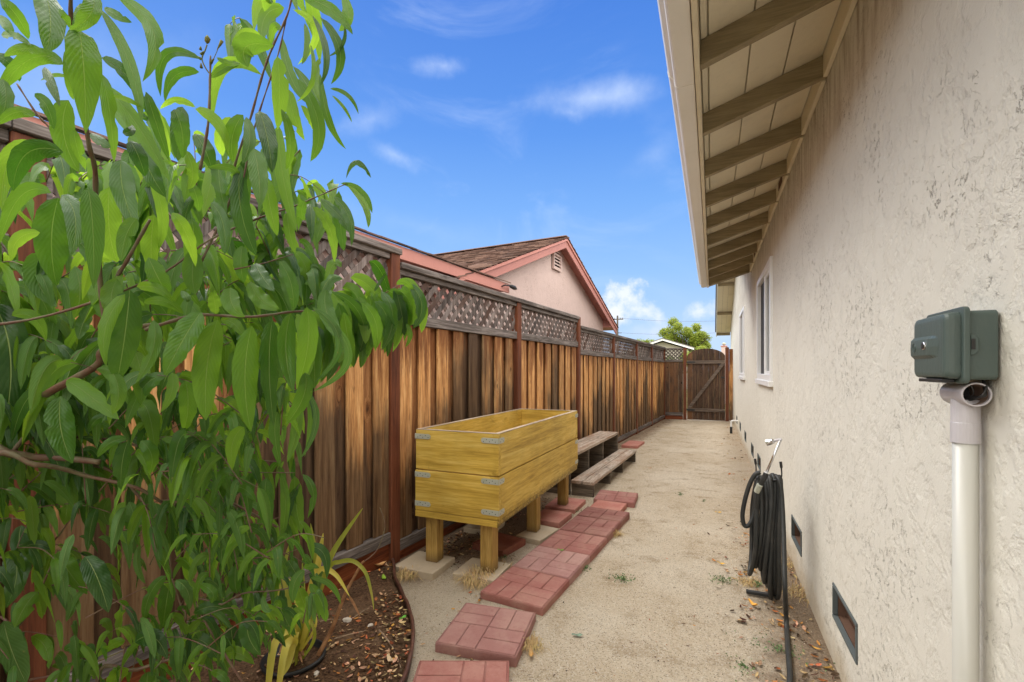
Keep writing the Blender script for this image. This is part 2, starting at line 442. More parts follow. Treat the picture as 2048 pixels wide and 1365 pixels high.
M_PAVERD = concrete('brown_red_concrete', (.19, .055, .035), (.24, .08, .05))
M_SLAB = concrete('buff_concrete_slab', (.46, .37, .26), (.50, .42, .31), speck=.2)

def plain(name, col, rough=.6, spec=.3, var=0.0, sc=40, dark=None, trans=None, bumpd=.0005):
    m, q = mat(name)
    c = q.n('ShaderNodeTexCoord').outputs['Object']
    n = q.noise(c, sc, 4, .6).outputs[0]
    r = q.n('ShaderNodeNewGeometry').outputs['Random Per Island']
    cc = q.mix(q.ss(n, .35, .7), col, dark or tuple(x * .6 for x in col))
    cc = q.n('ShaderNodeHueSaturation', {'Value': q.m('ADD', q.m('MULTIPLY', q.m('SUBTRACT', r, .5), var * 2), 1.0),
             'Hue': q.m('ADD', q.m('MULTIPLY', q.m('SUBTRACT', q.m('FRACT', q.m('MULTIPLY', r, 7.13)), .5), var * .12), .5), 'Color': cc}).outputs[0]
    setb(q, col=cc, rough=rough, spec=spec, nor=bump(q, n, bumpd))
    if trans:
        tr = q.n('ShaderNodeBsdfTranslucent', {'Color': (*trans, 1)})
        mx = q.n('ShaderNodeMixShader', {0: .35, 1: q.b.outputs[0], 2: tr.outputs[0]})
        q.nt.links.new(mx.outputs[0], q.o.inputs[0])
    return m
# ---------------------------------------------------------------- ground
def ground_mat():
    m, q = mat('decomposed_granite')
    c = q.n('ShaderNodeTexCoord').outputs['Object']
    s = q.n('ShaderNodeSeparateXYZ', {0: c}); x, y = s.outputs[0], s.outputs[1]
    b1 = q.noise(c, 1.1, 6, .62).outputs[0]
    b2 = q.noise(q.vadd(c, (4, 8, 0)), 4.5, 6, .68).outputs[0]
    gr = q.noise(c, 260, 4, .8).outputs[0]
    g2 = q.noise(c, 105, 4, .7).outputs[0]
    vo = q.n('ShaderNodeTexVoronoi', {'Vector': c, 'Scale': 210, 'Randomness': 1.0})
    vr = q.n('ShaderNodeSeparateColor', {0: vo.outputs['Color']}).outputs[0]
    wr = q.ss(q.m('ABSOLUTE', q.m('ADD', x, q.m('MULTIPLY', b1, .5))), .75, .15)
    col = q.mix(q.m('ADD', q.m('MULTIPLY', q.ss(b1, .36, .66), .7), q.m('MULTIPLY', wr, .3)), (.56, .45, .315), (.69, .60, .475))
    col = q.mix(q.ss(b2, .50, .70, 0, .75), col, (.35, .25, .15))
    col = q.mix(q.ss(g2, .50, .66, 0, .45), col, (.33, .25, .165))
    col = q.mix(q.ss(gr, .56, .72, 0, .55), col, (.72, .66, .56))
    col = q.mix(q.ss(gr, .44, .32, 0, .60), col, (.22, .155, .10))
    col = q.mix(q.m('MULTIPLY', q.ss(vr, .86, .92), .55), col, (.78, .74, .66))
    col = q.mix(q.m('MULTIPLY', q.ss(vr, .10, .05), .6), col, (.15, .105, .07))
    # brown soil and rotted litter: along the fence and along the house wall
    fx = q.m('SUBTRACT', x, q.m('ADD', q.m('MULTIPLY', y, .076), -2.2587))
    nf = q.m('MULTIPLY', q.m('SUBTRACT', b2, .5), .9)
    fs = q.m('MAXIMUM', q.ss(q.m('ADD', fx, nf), .46, .10), q.m('MULTIPLY', q.ss(q.m('ADD', fx, q.m('MULTIPLY', nf, .6)), .80, .50), q.m('MULTIPLY', q.ss(y, 2.75, 3.0), q.ss(y, 4.9, 4.6))))
    wx = q.m('SUBTRACT', .517, x)
    near = q.ss(y, 5.5, 2.4)
    ws = q.m('MULTIPLY', q.ss(q.m('ADD', wx, nf), .42, .10), q.m('ADD', q.m('MULTIPLY', near, .55), .35))
    soil = q.mix(q.ss(g2, .35, .65), (.10, .060, .034), (.30, .20, .125))
    col = q.mix(q.m('MULTIPLY', q.m('MAXIMUM', fs, ws), .85), col, soil)
    # paler gravelly patch beside the edging in the foreground
    gp = q.m('MULTIPLY', q.ss(q.m('ADD', fx, nf), 1.35, .7), q.ss(y, 2.9, 2.3))
    col = q.mix(q.m('MULTIPLY', gp, .4), col, q.mix(q.ss(g2, .4, .6), (.40, .34, .26), (.62, .56, .46)))
    # dry grass fields away from the side yard
    far = q.m('MAXIMUM', q.ss(y, 15, 17), q.m('MAXIMUM', q.ss(x, -2.4, -3.0), q.ss(x, 2, 3)))
    col = q.mix(far, col, q.mix(q.ss(b1, .4, .6), (.10, .12, .035), (.26, .22, .10)))
    setb(q, col=col, rough=.92, spec=.15)
    g3 = q.noise(c, 34, 5, .7).outputs[0]
    h = q.m('ADD', q.m('ADD', q.m('MULTIPLY', gr, .6), q.m('MULTIPLY', g2, 1.0)), q.m('ADD', q.m('MULTIPLY', vr, .4), q.m('MULTIPLY', g3, 1.6)))
    setb(q, nor=bump(q, h, .009))
    return m
def hz(x, y):
    n = mnoise.noise(Vector((x * 1.3, y * 1.3, 0))) * .012 + mnoise.noise(Vector((x * 6, y * 6, 3))) * .004
    k = max(0, min(1, (x + 3) / .5)) * max(0, min(1, (16 - y) / 1))
    return (n - .004) * k
def axis(vals):
    out = []
    for a, b, st in vals:
        n = max(1, int(round((b - a) / st)))
        out += [a + (b - a) * i / n for i in range(n)]
    return out + [vals[-1][1]]
xs = axis([(-3000, -200, 700), (-200, -20, 60), (-20, -3, 4), (-3, .7, .05), (.7, 20, 5), (20, 200, 60), (200, 3000, 700)])
ys = axis([(-3000, -200, 700), (-200, -3, 50), (-3, 1, .5), (1, 6, .05), (6, 15, .12), (15, 60, 9), (60, 300, 60), (300, 4000, 800)])
mb = MB()
mb.v = [(x, y, hz(x, y)) for y in ys for x in xs]
nx = len(xs)
mb.f = [(j * nx + i, j * nx + i + 1, (j + 1) * nx + i + 1, (j + 1) * nx + i) for j in range(len(ys) - 1) for i in range(nx - 1)]
tag(mb.build('ground', ground_mat(), smooth=True), kind='structure')

# dark soil bed between the curved edging and the fence
FP0 = Vector((-2.055, 2.68, 0)); FS = .076; FL = math.hypot(1, FS)
FRZ = -math.atan(FS)     # fence local +x runs along the fence (world +y), local +y points to the neighbour, local -y to the path
def fw(s, off, z):      # fence coordinates -> world (off = metres towards the neighbour)
    d = Vector((FS, 1, 0)) / FL; nrm = Vector((-1, FS, 0)) / FL
    return FP0 + d * s + nrm * off + Vector((0, 0, z))
EDGE = [(-2.03, 2.63), (-1.96, 2.555), (-1.86, 2.43), (-1.68, 2.265), (-1.54, 2.135), (-1.434, 2.02), (-1.352, 1.91), (-1.285, 1.80), (-1.215, 1.66), (-1.16, 1.50), (-1.12, 1.30), (-1.11, 1.0), (-1.14, .6), (-1.2, 0.0), (-1.25, -1.2)]
def spline(P, n=8):
    P = [Vector(p).to_3d() if len(p) == 2 else Vector(p) for p in P]
    out = []
    for i in range(len(P) - 1):
        p0 = P[max(i - 1, 0)]; p1 = P[i]; p2 = P[i + 1]; p3 = P[min(i + 2, len(P) - 1)]
        for k in range(n):
            t = k / n
            out.append(.5 * ((2 * p1) + (p2 - p0) * t + (2 * p0 - 5 * p1 + 4 * p2 - p3) * t * t + (3 * p1 - p0 - 3 * p2 + p3) * t ** 3))
    return out + [P[-1]]
EC = spline(EDGE, 6)
def soil_mat():
    m, q = mat('dark_bed_soil')
    c = q.n('ShaderNodeTexCoord').outputs['Object']
    a = q.noise(c, 3.5, 5, .6).outputs[0]; b = q.noise(c, 70, 5, .7).outputs[0]; d = q.noise(c, 260, 3, .7).outputs[0]
    col = q.mix(q.ss(b, .35, .68), (.045, .024, .014), (.17, .095, .052))
    col = q.mix(q.ss(a, .5, .7, 0, .6), col, (.20, .125, .075))
    col = q.mix(q.ss(d, .64, .74, 0, .6), col, (.45, .38, .30))
    setb(q, col=col, rough=.95, spec=.12, nor=bump(q, q.m('ADD', b, q.m('MULTIPLY', d, .5)), .010))
    return m
mb = MB(); W = 34
for i, p in enumerate(EC):
    s = (p.y - 2.68) * FL
    q_ = fw(s, .03, 0)
    for j in range(W + 1):
        t = j / W
        x = p.x + (q_.x - p.x) * t; y = p.y + (q_.y - p.y) * t
        z = .008 + .020 * math.sin(math.pi * min(1, t * 1.2)) + mnoise.noise(Vector((x * 7, y * 7, 1))) * .010 + mnoise.noise(Vector((x * 22, y * 22, 5))) * .006
        mb.v.append((x, y, z))
for i in range(len(EC) - 1):
    for j in range(W):
        a = i * (W + 1) + j; mb.f.append((a, a + 1, a + W + 2, a + W + 1))
tag(mb.build('soil_bed', soil_mat(), smooth=True, recalc=True), kind='structure')

# brown plastic edging strip
mb = MB(); n = len(EC)
for i, p in enumerate(EC):
    t = (EC[min(i + 1, n - 1)] - EC[max(i - 1, 0)]).normalized(); w = Vector((-t.y, t.x, 0))
    top = .050 + .004 * math.sin(i * .9)
    prof = [(-.004, -.02), (-.004, top - .014), (-.010, top - .006), (-.007, top + .002), (0, top + .006), (.007, top + .002), (.010, top - .006), (.004, top - .014), (.004, -.02)]
    for a, z in prof: mb.v.append(tuple(p + w * a + Vector((0, 0, z))))
k = 9
for i in range(n - 1):
    for j in range(k): mb.f.append((i * k + j, i * k + (j + 1) % k, (i + 1) * k + (j + 1) % k, (i + 1) * k + j))
tag(mb.build('lawn_edging', plain('brown_plastic_edging', (.115, .048, .032), .5, .4, sc=25), smooth=True), 'curved brown plastic edging strip holding back the dark soil bed', 'edging')

# ---------------------------------------------------------------- side fence with lattice top
fence = thing('wooden_fence', 'long stained wooden board fence topped with lattice along the left of the path', 'fence', tuple(FP0), R(90) + FRZ)
# local frame: +x along the fence, +y towards the neighbour, z up; face towards path at y ~ 0
POSTS = [-5.62, -3.74, -1.86, .005, 1.945, 3.87, 5.745, 7.58, 9.22, 11.04]
CAPZ = [2.215, 2.215, 2.215, 2.125, 2.125, 2.005, 2.005, 2.005, 2.005]
rnd = random.Random(3)
def lattice(mb, x0, x1, z0, z1, y, pitch=.118, w=.043, th=.008, face='y'):
    """two crossing layers of slats at 45 degrees clipped to the rectangle"""
    for lay, sg in ((0, 1), (1, -1)):
        yy = y + lay * (th + .001)
        h = z1 - z0
        t = x0 - h - rnd.random() * pitch
        while t < x1 + h:
            # centre line: x = t + sg*(z-z0) for sg=1 ; x = t + h - (z-z0) for sg=-1
            hw = w / math.sqrt(2)
            def X(z): return t + (z - z0) if sg == 1 else t + h - (z - z0)
            # polygon of the slat clipped in x
            poly = [(X(z0) - hw, z0), (X(z0) + hw, z0), (X(z1) + hw, z1), (X(z1) - hw, z1)]
            def clip(poly, sgn, lim):
                out = []
                for i in range(len(poly)):
                    a, b = poly[i], poly[(i + 1) % len(poly)]
                    ia = sgn * (a[0] - lim) >= 0; ib = sgn * (b[0] - lim) >= 0
                    if ia: out.append(a)
                    if ia != ib:
                        k = (lim - a[0]) / (b[0] - a[0]); out.append((lim, a[1] + (b[1] - a[1]) * k))
                return out
            poly = clip(poly, 1, x0)
            if len(poly) > 2: poly = clip(poly, -1, x1)
            if len(poly) > 2:
                if sg == -1: pass
                mb.prism(poly, 'y', yy, yy + th)
            t += pitch
for i, s in enumerate(POSTS):
    cz = CAPZ[min(i, len(CAPZ) - 1)] if i == 0 else max(CAPZ[i - 1], CAPZ[min(i, len(CAPZ) - 1)])
    top = cz if i in (3, 5) else cz - .045
    o = box(s - .045, s + .045, -.012, .078, -.25, top).build('post', M_POST, fence, .004)
    # little nail heads and gap shadow trim
for i in range(len(POSTS) - 1):
    x0, x1 = POSTS[i] + .047, POSTS[i + 1] - .047
    cz = CAPZ[i]; lz = cz - .40      # top of the middle rail
    if i == 2: lz = 1.832
    if i in (3, 4): lz = 1.765
    if i >= 5: lz = 1.662
    # cap and rails
    xa = POSTS[i] - (.045 if (i in (0, 1, 2)) else -.047) if i not in (3, 5) else POSTS[i] + .047
    xb = POSTS[i + 1] + (.045 if i not in (8,) else 0)
    if i == 3: xb = POSTS[4] + .0
    if i == 4: xa = POSTS[4] + .002; xb = POSTS[5] - .047
    if i == 2: xb = POSTS[3] + .05
    if i == 1: xb = POSTS[2] - .048
    if i == 0: xb = POSTS[1] - .048
    if i > 5: xa = POSTS[i] + .002
    if i >= 5: xb = POSTS[i + 1]
    box(xa, xb, -.028, .075, cz - .042, cz).build('cap_rail', M_RAIL, fence, .003)
    box(x0, x1, .000, .062, cz - .085, cz - .044).build('top_rail', M_RAIL, fence, .003)
    box(x0, x1, -.006, .050, lz - .075, lz).build('middle_rail', M_RAIL, fence, .003)
    zb = .225 - .085 * (i > 2) - .03 * (i > 5)
    box(x0, x1, -.008, .045, zb - .075, zb).build('bottom_rail', M_RAIL, fence, .003)
    box(x0, x1, .012, .040, -.12, zb - .077).build('kick_board', M_KICK, fence, .002)
    mb = MB(); lattice(mb, x0 + .001, x1 - .001, lz + .001, cz - .086, .020)
    mb.build('lattice', M_LATT, fence, 0)
    box(x0, x0 + .018, .002, .019, lz, cz - .086).build('lattice_stop', M_RAIL, fence, .001)
    # board-on-board infill
    mb = MB(); pitch = .232; x = x0 + .002; k = 0
    nb = max(4, round((x1 - x0) / (pitch / 2)))
    step = (x1 - x0) / nb
    back = MB()
    z0b, z1b = zb + .001, lz - .076
    j = 0; xx = x0
    while xx < x1 - .02:
        w = .142 + rnd.uniform(-.006, .006)
        a = xx + rnd.uniform(-.004, .004); b = min(x1 - .002, a + w)
        tilt = rnd.uniform(-.0015, .0015)
        # front board
        mb.box(max(a, x0 + .001), b, .006 + rnd.uniform(0, .003), .024, z0b, z1b - rnd.uniform(0, .002), Matrix.Rotation(tilt, 4, 'Y'))
        xx += .232
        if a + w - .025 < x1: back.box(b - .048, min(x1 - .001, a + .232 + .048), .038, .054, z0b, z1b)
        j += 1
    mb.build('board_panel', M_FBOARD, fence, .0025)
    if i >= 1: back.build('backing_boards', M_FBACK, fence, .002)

# ---------------------------------------------------------------- cross fence panel and gate at the end
GY = 13.7
end = thing('fence_panel', 'narrow weathered fence panel with a square of lattice beside the gate', 'fence', (0, GY, 0))
XA, XB = -1.262, -.738
M_GP = M_GATE
box(XA + .045, XB, -.02, .06, 1.945, 1.985).build('cap_rail', M_RAIL, end, .003)
box(XA + .05, XB - .002, -.005, .05, 1.60, 1.66).build('middle_rail', M_RAIL, end, .003)
box(XA + .05, XB - .002, -.005, .05, .10, .19).build('bottom_rail', M_RAIL, end, .003)
box(XA + .05, XB - .002, .012, .04, -.1, .098).build('kick_board', M_KICK, end, .002)
mb = MB(); lattice(mb, XA + .05, XB - .004, 1.661, 1.944, .015, .098, .034)
mb.build('lattice', M_RAIL, end)
mb = MB()
for i in range(4): mb.box(XA + .052 + i * .118, XA + .052 + i * .118 + .1165, .012 + .006 * (i % 2), .03 + .006 * (i % 2), .191, 1.599)
mb.build('board_panel', M_GATE, end, .002)

gate = thing('garden_gate', 'dark arched wooden gate with a diagonal brace closing off the path', 'gate', (0, GY, 0))
GX0, GX1 = -.632, .322
gc = (GX0 + GX1) / 2
def arch(x): return 1.752 + .205 * max(0, 1 - ((x - gc) / (.5 * (GX1 - GX0))) ** 2) ** .62
mb = MB(); nb = 7; bw = (GX1 - GX0) / nb
for i in range(nb):
    a = GX0 + i * bw + .0005; b = a + bw - .001
    poly = [(a, .008), (b, .008)] + [(b + (a - b) * t / 4, arch(b + (a - b) * t / 4)) for t in range(5)]
    mb.prism(poly, 'y', .005 + .002 * (i % 2), .024 + .002 * (i % 2))
mb.build('gate_boards', M_GATE, gate, .002, recalc=True)
box(GX0, GX1, -.035, .003, 1.545, 1.63).build('top_crossbar', M_GRAIL, gate, .003)
box(GX0, GX1, -.035, .003, .235, .32).build('bottom_crossbar', M_GRAIL, gate, .003)
L = math.hypot(GX1 - GX0 - .09, 1.545 - .32); ang = math.atan2(1.225, GX1 - GX0 - .09)
Mx = Matrix.Translation((gc, -.016, .9325)) @ Matrix.Rotation(-ang, 4, 'Y')
MB().box(-L / 2, L / 2, -.018, .017, -.04, .04, Mx).build('brace', M_GRAIL, gate, .003)
for z in (1.587, .277):
    h = MB().box(GX0 - .06, GX0 + .20, -.041, -.036, z - .018, z + .018)
    h.build('hinge', M_DARKM, gate, .001)
box(GX1 - .10, GX1 - .015, -.043, -.037, 1.15, 1.19).build('latch', M_DARKM, gate, .001)
for x, lab in ((-.687, 'rust red gate post on the hinge side of the arched gate'), (.372, 'rust red gate post on the latch side, close to the house wall')):
    p = thing('gate_post', lab, 'post', (x, GY, 0), 0, 'gate posts')
    box(-.045, .045, -.045, .045, -.2, 1.965).build('shaft', M_POST, p, .004)
    MB().prism([(-.048, 1.966), (.048, 1.966), (0, 1.985)], 'y', -.048, .048).build('cap', M_POST, p)
fil = thing('filler_board', 'narrow orange brown board filling the gap between gate post and house wall', 'board', (.467, GY, 0))
box(-.045, .045, .0, .02, .02, 1.93).build('board', M_FBOARD, fil, .002)

# ---------------------------------------------------------------- our house on the right
WX = .517
house = thing('stucco_house', 'cream stucco house side wall with open rafter eaves on the right of the path', 'house', (WX, 0, 0))
# local origin on the wall face: x = world x - WX
VENTS = [(2.37, .292), (3.585, .262), (4.95, .262), (6.25, .262), (7.25, .25), (8.72, .25), (10.25, .25), (11.62, .25)]
WINS = [(4.94, 6.28, 1.285, 2.385), (8.86, 10.2, 1.275, 2.43)]
holes = [(y - .195, y + .195, z - .080, z + .080, .075) for y, z in VENTS] + [(a, b, c, d, .045) for a, b, c, d in WINS]
yb = sorted({-4.0, 15.5} | {h[0] for h in holes} | {h[1] for h in holes})
zb_ = sorted({-.3, 2.80} | {h[2] for h in holes} | {h[3] for h in holes})
mb = MB()
for i in range(len(yb) - 1):
    for j in range(len(zb_) - 1):
        ym, zm = (yb[i] + yb[i + 1]) / 2, (zb_[j] + zb_[j + 1]) / 2
        if any(h[0] < ym < h[1] and h[2] < zm < h[3] for h in holes): continue
        mb.add([(0, yb[i], zb_[j]), (0, yb[i], zb_[j + 1]), (0, yb[i + 1], zb_[j + 1]), (0, yb[i + 1], zb_[j])], [(0, 3, 2, 1)])
for a, b, c, d, dp in holes:
    mb.add([(0, a, c), (0, b, c), (0, b, d), (0, a, d), (dp, a, c), (dp, b, c), (dp, b, d), (dp, a, d)],
           [(0, 4, 5, 1), (1, 5, 6, 2), (2, 6, 7, 3), (3, 7, 4, 0), (4, 7, 6, 5)])
# far gable part of the wall, above the plate line, and the remaining faces of the body
RY, RZ, PT = 11.25, 4.12, .345
ZG = RZ - PT * (15.5 - RY)
ZN = RZ - PT * (RY - 7.66)
mb.add([(0, 7.62, 2.80), (0, 15.5, 2.80), (0, 15.0, 2.83), (0, RY, RZ), (0, 7.62, ZN)], [(0, 1, 2, 3, 4)])
mb.add([(0, 15.5, -.3), (0, 15.5, 2.8), (9, 15.5, 2.8), (9, 15.5, -.3), (0, -4, -.3), (0, -4, 2.8), (9, -4, 2.8), (9, -4, -.3)],
       [(0, 1, 2, 3), (4, 7, 6, 5)])
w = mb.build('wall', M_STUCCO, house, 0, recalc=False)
bm = bmesh.new(); bm.from_mesh(w.data); bmesh.ops.remove_doubles(bm, verts=bm.verts, dist=.0005); bm.to_mesh(w.data); bm.free()

for y, z in VENTS:
    fr = MB(); e = .016
    for a, b, c, d in ((y - .195, y + .195, z + .080 - e, z + .080), (y - .195, y + .195, z - .080, z - .080 + e), (y - .195, y - .195 + e, z - .080 + e, z + .080 - e), (y + .195 - e, y + .195, z - .080 + e, z + .080 - e)):
        fr.box(-.006, .014, a + .001, b - .001, c + .001, d - .001)
    f = fr.build('foundation_vent', M_FRAMED, house, .0015)
    sc = MB()
    yy = y - .178
    sc.box(.052, .056, y - .178, y + .178, z - .062, z + .062)
    for a, b, c, d in ((y - .1935, y + .1935, z + .064, z + .0785), (y - .1935, y + .1935, z - .0785, z - .064), (y - .1935, y - .179, z - .0639, z + .0639), (y + .179, y + .1935, z - .0639, z + .0639)): sc.box(.015, .057, a, b, c, d)
    while yy < y + .178:
        sc.box(.046, .0515, yy, yy + .004, z - .062, z + .062); yy += .016
    for kz in range(7): sc.box(.0445, .0458, y - .178, y + .178, z - .060 + kz * .019, z - .0575 + kz * .019)
    sc.build('vent_screen', M_RUST, f)
for wi, (a, b, c, d) in enumerate(WINS):
    fr = MB(); e = .05
    # nail-on vinyl frame standing proud of the stucco
    fr.box(-.022, .040, a - .03, b + .03, d - e + .02, d + .03)
    fr.box(-.022, .040, a - .03, b + .03, c - .03, c + e - .02)
    fr.box(-.022, .040, a - .03, a + e - .02, c + e - .02, d - e + .02)
    fr.box(-.022, .040, b - e + .02, b + .03, c + e - .02, d - e + .02)
    win = fr.build('window', M_WHITE, house, .003)
    mid = (a + b) / 2
    MB().box(-.006, .038, mid - .022, mid + .022, c + e - .02, d - e + .02).build('mullion', M_WHITE, win, .002)
    sash = MB()
    for p, q2 in ((a + e - .02, mid - .022),):
        sash.box(.000, .034, p, q2, d - e - .012, d - e + .02); sash.box(.000, .034, p, q2, c + e - .02, c + e + .012)
        sash.box(.000, .034, p, p + .03, c + e + .012, d - e - .012); sash.box(.000, .034, q2 - .03, q2, c + e + .012, d - e - .012)
    sash.build('sash', M_WHITE, win, .002)
    MB().box(.018, .024, a + .03, mid - .022, c + .03, d - .03).build('pane', M_GLASS, win)
    MB().box(.018, .024, mid + .022, b - .03, c + .03, d - .03).build('pane', M_SCREEN, win)
    MB().box(-.040, .01, a - .06, b + .06, c - .085, c - .031).build('sill', M_WHITE, win, .004)

# eave over the near part: rafters, sheathing boards, frieze blocking, fascia and gutter
EY0, EY1 = -3.9, 7.62
XF = -.045 - WX              # inner face of the fascia in local x
ZF, ZW = 2.61, 2.785         # rafter underside at fascia and at the wall
sl = (ZW - ZF) / (0 - XF)
RH = .105
def rz_(x): return ZF + (x - XF) * sl
k = 0; y = 2.69 - .6 * 10
ry = []
while y < EY1 - .1: ry.append(y); y += .6
for y in ry + [EY1 - .045]:
    MB().prism([(XF, ZF), (0.05, rz_(.05)), (0.05, rz_(.05) + RH), (XF, ZF + RH)], 'y', y - .02, y + .02).build('rafter', M_RAFT, house, .002, recalc=True)
mb = MB()
cuts = [XF, XF + .03, XF + .20, XF + .37, XF + .54, .45]
for a, b in zip(cuts[:-1], cuts[1:]):
    a2, b2 = a + .003, b - .003
    mb.prism([(a2, rz_(a2) + RH + .001), (b2, rz_(b2) + RH + .001), (b2, rz_(b2) + RH + .02), (a2, rz_(a2) + RH + .02)], 'y', EY0, EY1)
mb.prism([(XF, rz_(XF) + RH + .022), (.45, rz_(.45) + RH + .022), (.45, rz_(.45) + RH + .03), (XF, rz_(XF) + RH + .03)], 'y', EY0, EY1)
mb.build('sheathing', M_CREAM, house, .0015, recalc=True)
mb = MB()
yy = [EY0] + ry + [EY1 - .045]
for a, b in zip(yy[:-1], yy[1:]):
    mb.box(-.022, -.002, a + .021, b - .021, ZW - .012, ZW + RH - .006)
mb.build('frieze_block', M_CREAM, house, .0015)
mb = MB()
for a, b in zip(ry[::4], ry[1::4]): mb.box(-.026, -.023, a + .20, b - .20, ZW + .012, ZW + .075)
mb.build('eave_vent', M_RUST, house)
fas = MB().box(XF - .022, XF - .001, EY0, EY1, ZF - .008, ZF + RH + .03).build('fascia', M_CREAM, house, .002)
# K-style gutter hung on the fascia
gx = XF - .026
prof = [(gx, ZF + .10), (gx, ZF + .006), (gx - .070, ZF + .004), (gx - .079, ZF + .012), (gx - .086, ZF + .045), (gx - .104, ZF + .062), (gx - .112, ZF + .085), (gx - .112, ZF + .105)]
prof2 = [(x + (.003 if x < gx else -.003), z + .003) for x, z in prof][::-1]
MB().prism(prof[::-1] + prof2[::-1], 'y', EY0, EY1 + .03).build('gutter', M_GUTTER, house, 0, recalc=True)
MB().prism([(gx - .001, ZF + .007), (gx - .069, ZF + .006), (gx - .077, ZF + .014), (gx - .084, ZF + .046), (gx - .102, ZF + .063), (gx - .109, ZF + .085), (gx - .109, ZF + .10), (gx - .001, ZF + .10)], 'y', EY1 + .022, EY1 + .026).build('gutter_end_cap', M_GUTTERF, house, 0, recalc=True)
for yj in (-.6, 2.2, 5.6):
    pr = [(x - (.0015 if x < gx else 0), z - .0015) for x, z in prof]
    MB().prism(pr + [(x + (.003 if x < gx else -.003), z + .003) for x, z in pr][::-1], 'y', yj, yj + .03).build('gutter_joint', M_GUTTER, house, recalc=True)
# roof skin over the near part
def shingle_mat(name, c0, c1, c2_):
    m, q = mat(name)
    c = q.n('ShaderNodeTexCoord').outputs['Object']
    r = q.n('ShaderNodeNewGeometry').outputs['Random Per Island']
    n = q.noise(c, 5, 5, .7).outputs[0]; n2 = q.noise(c, 90, 3, .7).outputs[0]
    v = q.m('ADD', q.m('MULTIPLY', r, .6), q.m('MULTIPLY', n, .5))
    col = q.ramp(v, [(.2, c0), (.5, c1), (.85, c2_)])
    col = q.mix(q.ss(n2, .55, .7, 0, .4), col, c0)
    setb(q, col=col, rough=.9, spec=.2, nor=bump(q, n2, .004)); return m
M_SHING = shingle_mat('brown_shingles', (.045, .028, .022), (.13, .075, .058), (.24, .15, .115))
M_SHINGG = shingle_mat('grey_shingles', (.06, .055, .05), (.12, .11, .10), (.2, .19, .18))
MB().prism([(XF - .05, rz_(XF - .05) + RH + .034), (2.6, rz_(2.6) + RH + .034), (2.6, rz_(2.6) + RH + .05), (XF - .05, rz_(XF - .05) + RH + .05)], 'y', EY0 - .05, EY1 + .02).build('roof', M_SHINGG, house, recalc=True)
# far gable rake with open soffit boards and lookouts
OH = .40
def gz(y): return RZ - PT * abs(y - RY)
mb = MB(); nbd = 3
for kx in range(nbd):
    xa = -OH + .02 + (OH - .02) * kx / nbd + .002; xb2 = -OH + .02 + (OH - .02) * (kx + 1) / nbd - .002
    for ya, ybb in ((7.64, RY), (RY, 15.9)):
        mb.add([(xa, ya, gz(ya)), (xb2, ya, gz(ya)), (xb2, ybb, gz(ybb)), (xa, ybb, gz(ybb)), (xa, ya, gz(ya) + .02), (xb2, ya, gz(ya) + .02), (xb2, ybb, gz(ybb) + .02), (xa, ybb, gz(ybb) + .02)],
               [(0, 1, 2, 3), (4, 7, 6, 5), (0, 4, 5, 1), (1, 5, 6, 2), (2, 6, 7, 3), (3, 7, 4, 0)])
mb.build('rake_soffit', M_CREAM, house, recalc=True)
for yl in (8.4, 9.6, 12.85, 14.45, 15.86):
    MB().box(-OH + .02, -.001, yl - .02, yl + .02, gz(yl) - .085, gz(yl) - .008).build('lookout', M_RAFT, house, .002)
for ya, ybb in ((7.64, RY), (RY, 15.92)):
    mb = MB()
    z0, z1 = gz(ya), gz(ybb)
    mb.add([(-OH, ya, z0 - .10), (-OH + .02, ya, z0 - .10), (-OH + .02, ya, z0 + .05), (-OH, ya, z0 + .05), (-OH, ybb, z1 - .10), (-OH + .02, ybb, z1 - .10), (-OH + .02, ybb, z1 + .05), (-OH, ybb, z1 + .05)],
           [(0, 1, 2, 3), (7, 6, 5, 4), (0, 4, 5, 1), (1, 5, 6, 2), (2, 6, 7, 3), (3, 7, 4, 0)])
    mb.build('barge_board', M_GUTTERF, house, .002, recalc=True)
    mb = MB()
    mb.add([(-OH - .03, ya, z0 + .052), (9, ya, z0 + .052), (9, ybb, z1 + .052), (-OH - .03, ybb, z1 + .052), (-OH - .03, ya, z0 + .075), (9, ya, z0 + .075), (9, ybb, z1 + .075), (-OH - .03, ybb, z1 + .075)],
           [(0, 1, 2, 3), (4, 7, 6, 5), (0, 4, 5, 1), (1, 5, 6, 2), (2, 6, 7, 3), (3, 7, 4, 0)])
    mb.build('roof', M_SHINGG, house, recalc=True)

# ---------------------------------------------------------------- neighbour's pink house (in fence coordinates)
nb_ = thing('pink_house', 'pink stucco house with brown shingle roof and gable rising behind the fence', 'house', tuple(FP0), R(90) + FRZ)
PIT = .385
WO = 1.02                        # wall plane behind the fence line
EO = .80                         # eave and rake plane
AP_S, AP_Z = 5.46, 3.76
def gzz(s): return AP_Z - PIT * abs(s - AP_S)
GS1 = 8.50
mb = MB()
mb.add([(-8, WO, -.2), (GS1, WO, -.2), (GS1, WO, gzz(GS1) - .03), (AP_S, WO, AP_Z - .03), (2.5, WO, gzz(2.5) - .03), (2.5, WO, 2.52), (-8, WO, 2.52)], [(0, 1, 2, 3, 4, 5, 6)])
mb.add([(GS1, WO, -.2), (GS1, 9, -.2), (GS1, 9, gzz(GS1) - .03), (GS1, WO, gzz(GS1) - .03)], [(0, 1, 2, 3)])
mb.add([(-8, WO, -.2), (-8, 9, -.2), (-8, 9, 2.5), (-8, WO, 2.5)], [(0, 3, 2, 1)])
mb.build('wall', M_PINKST, nb_)
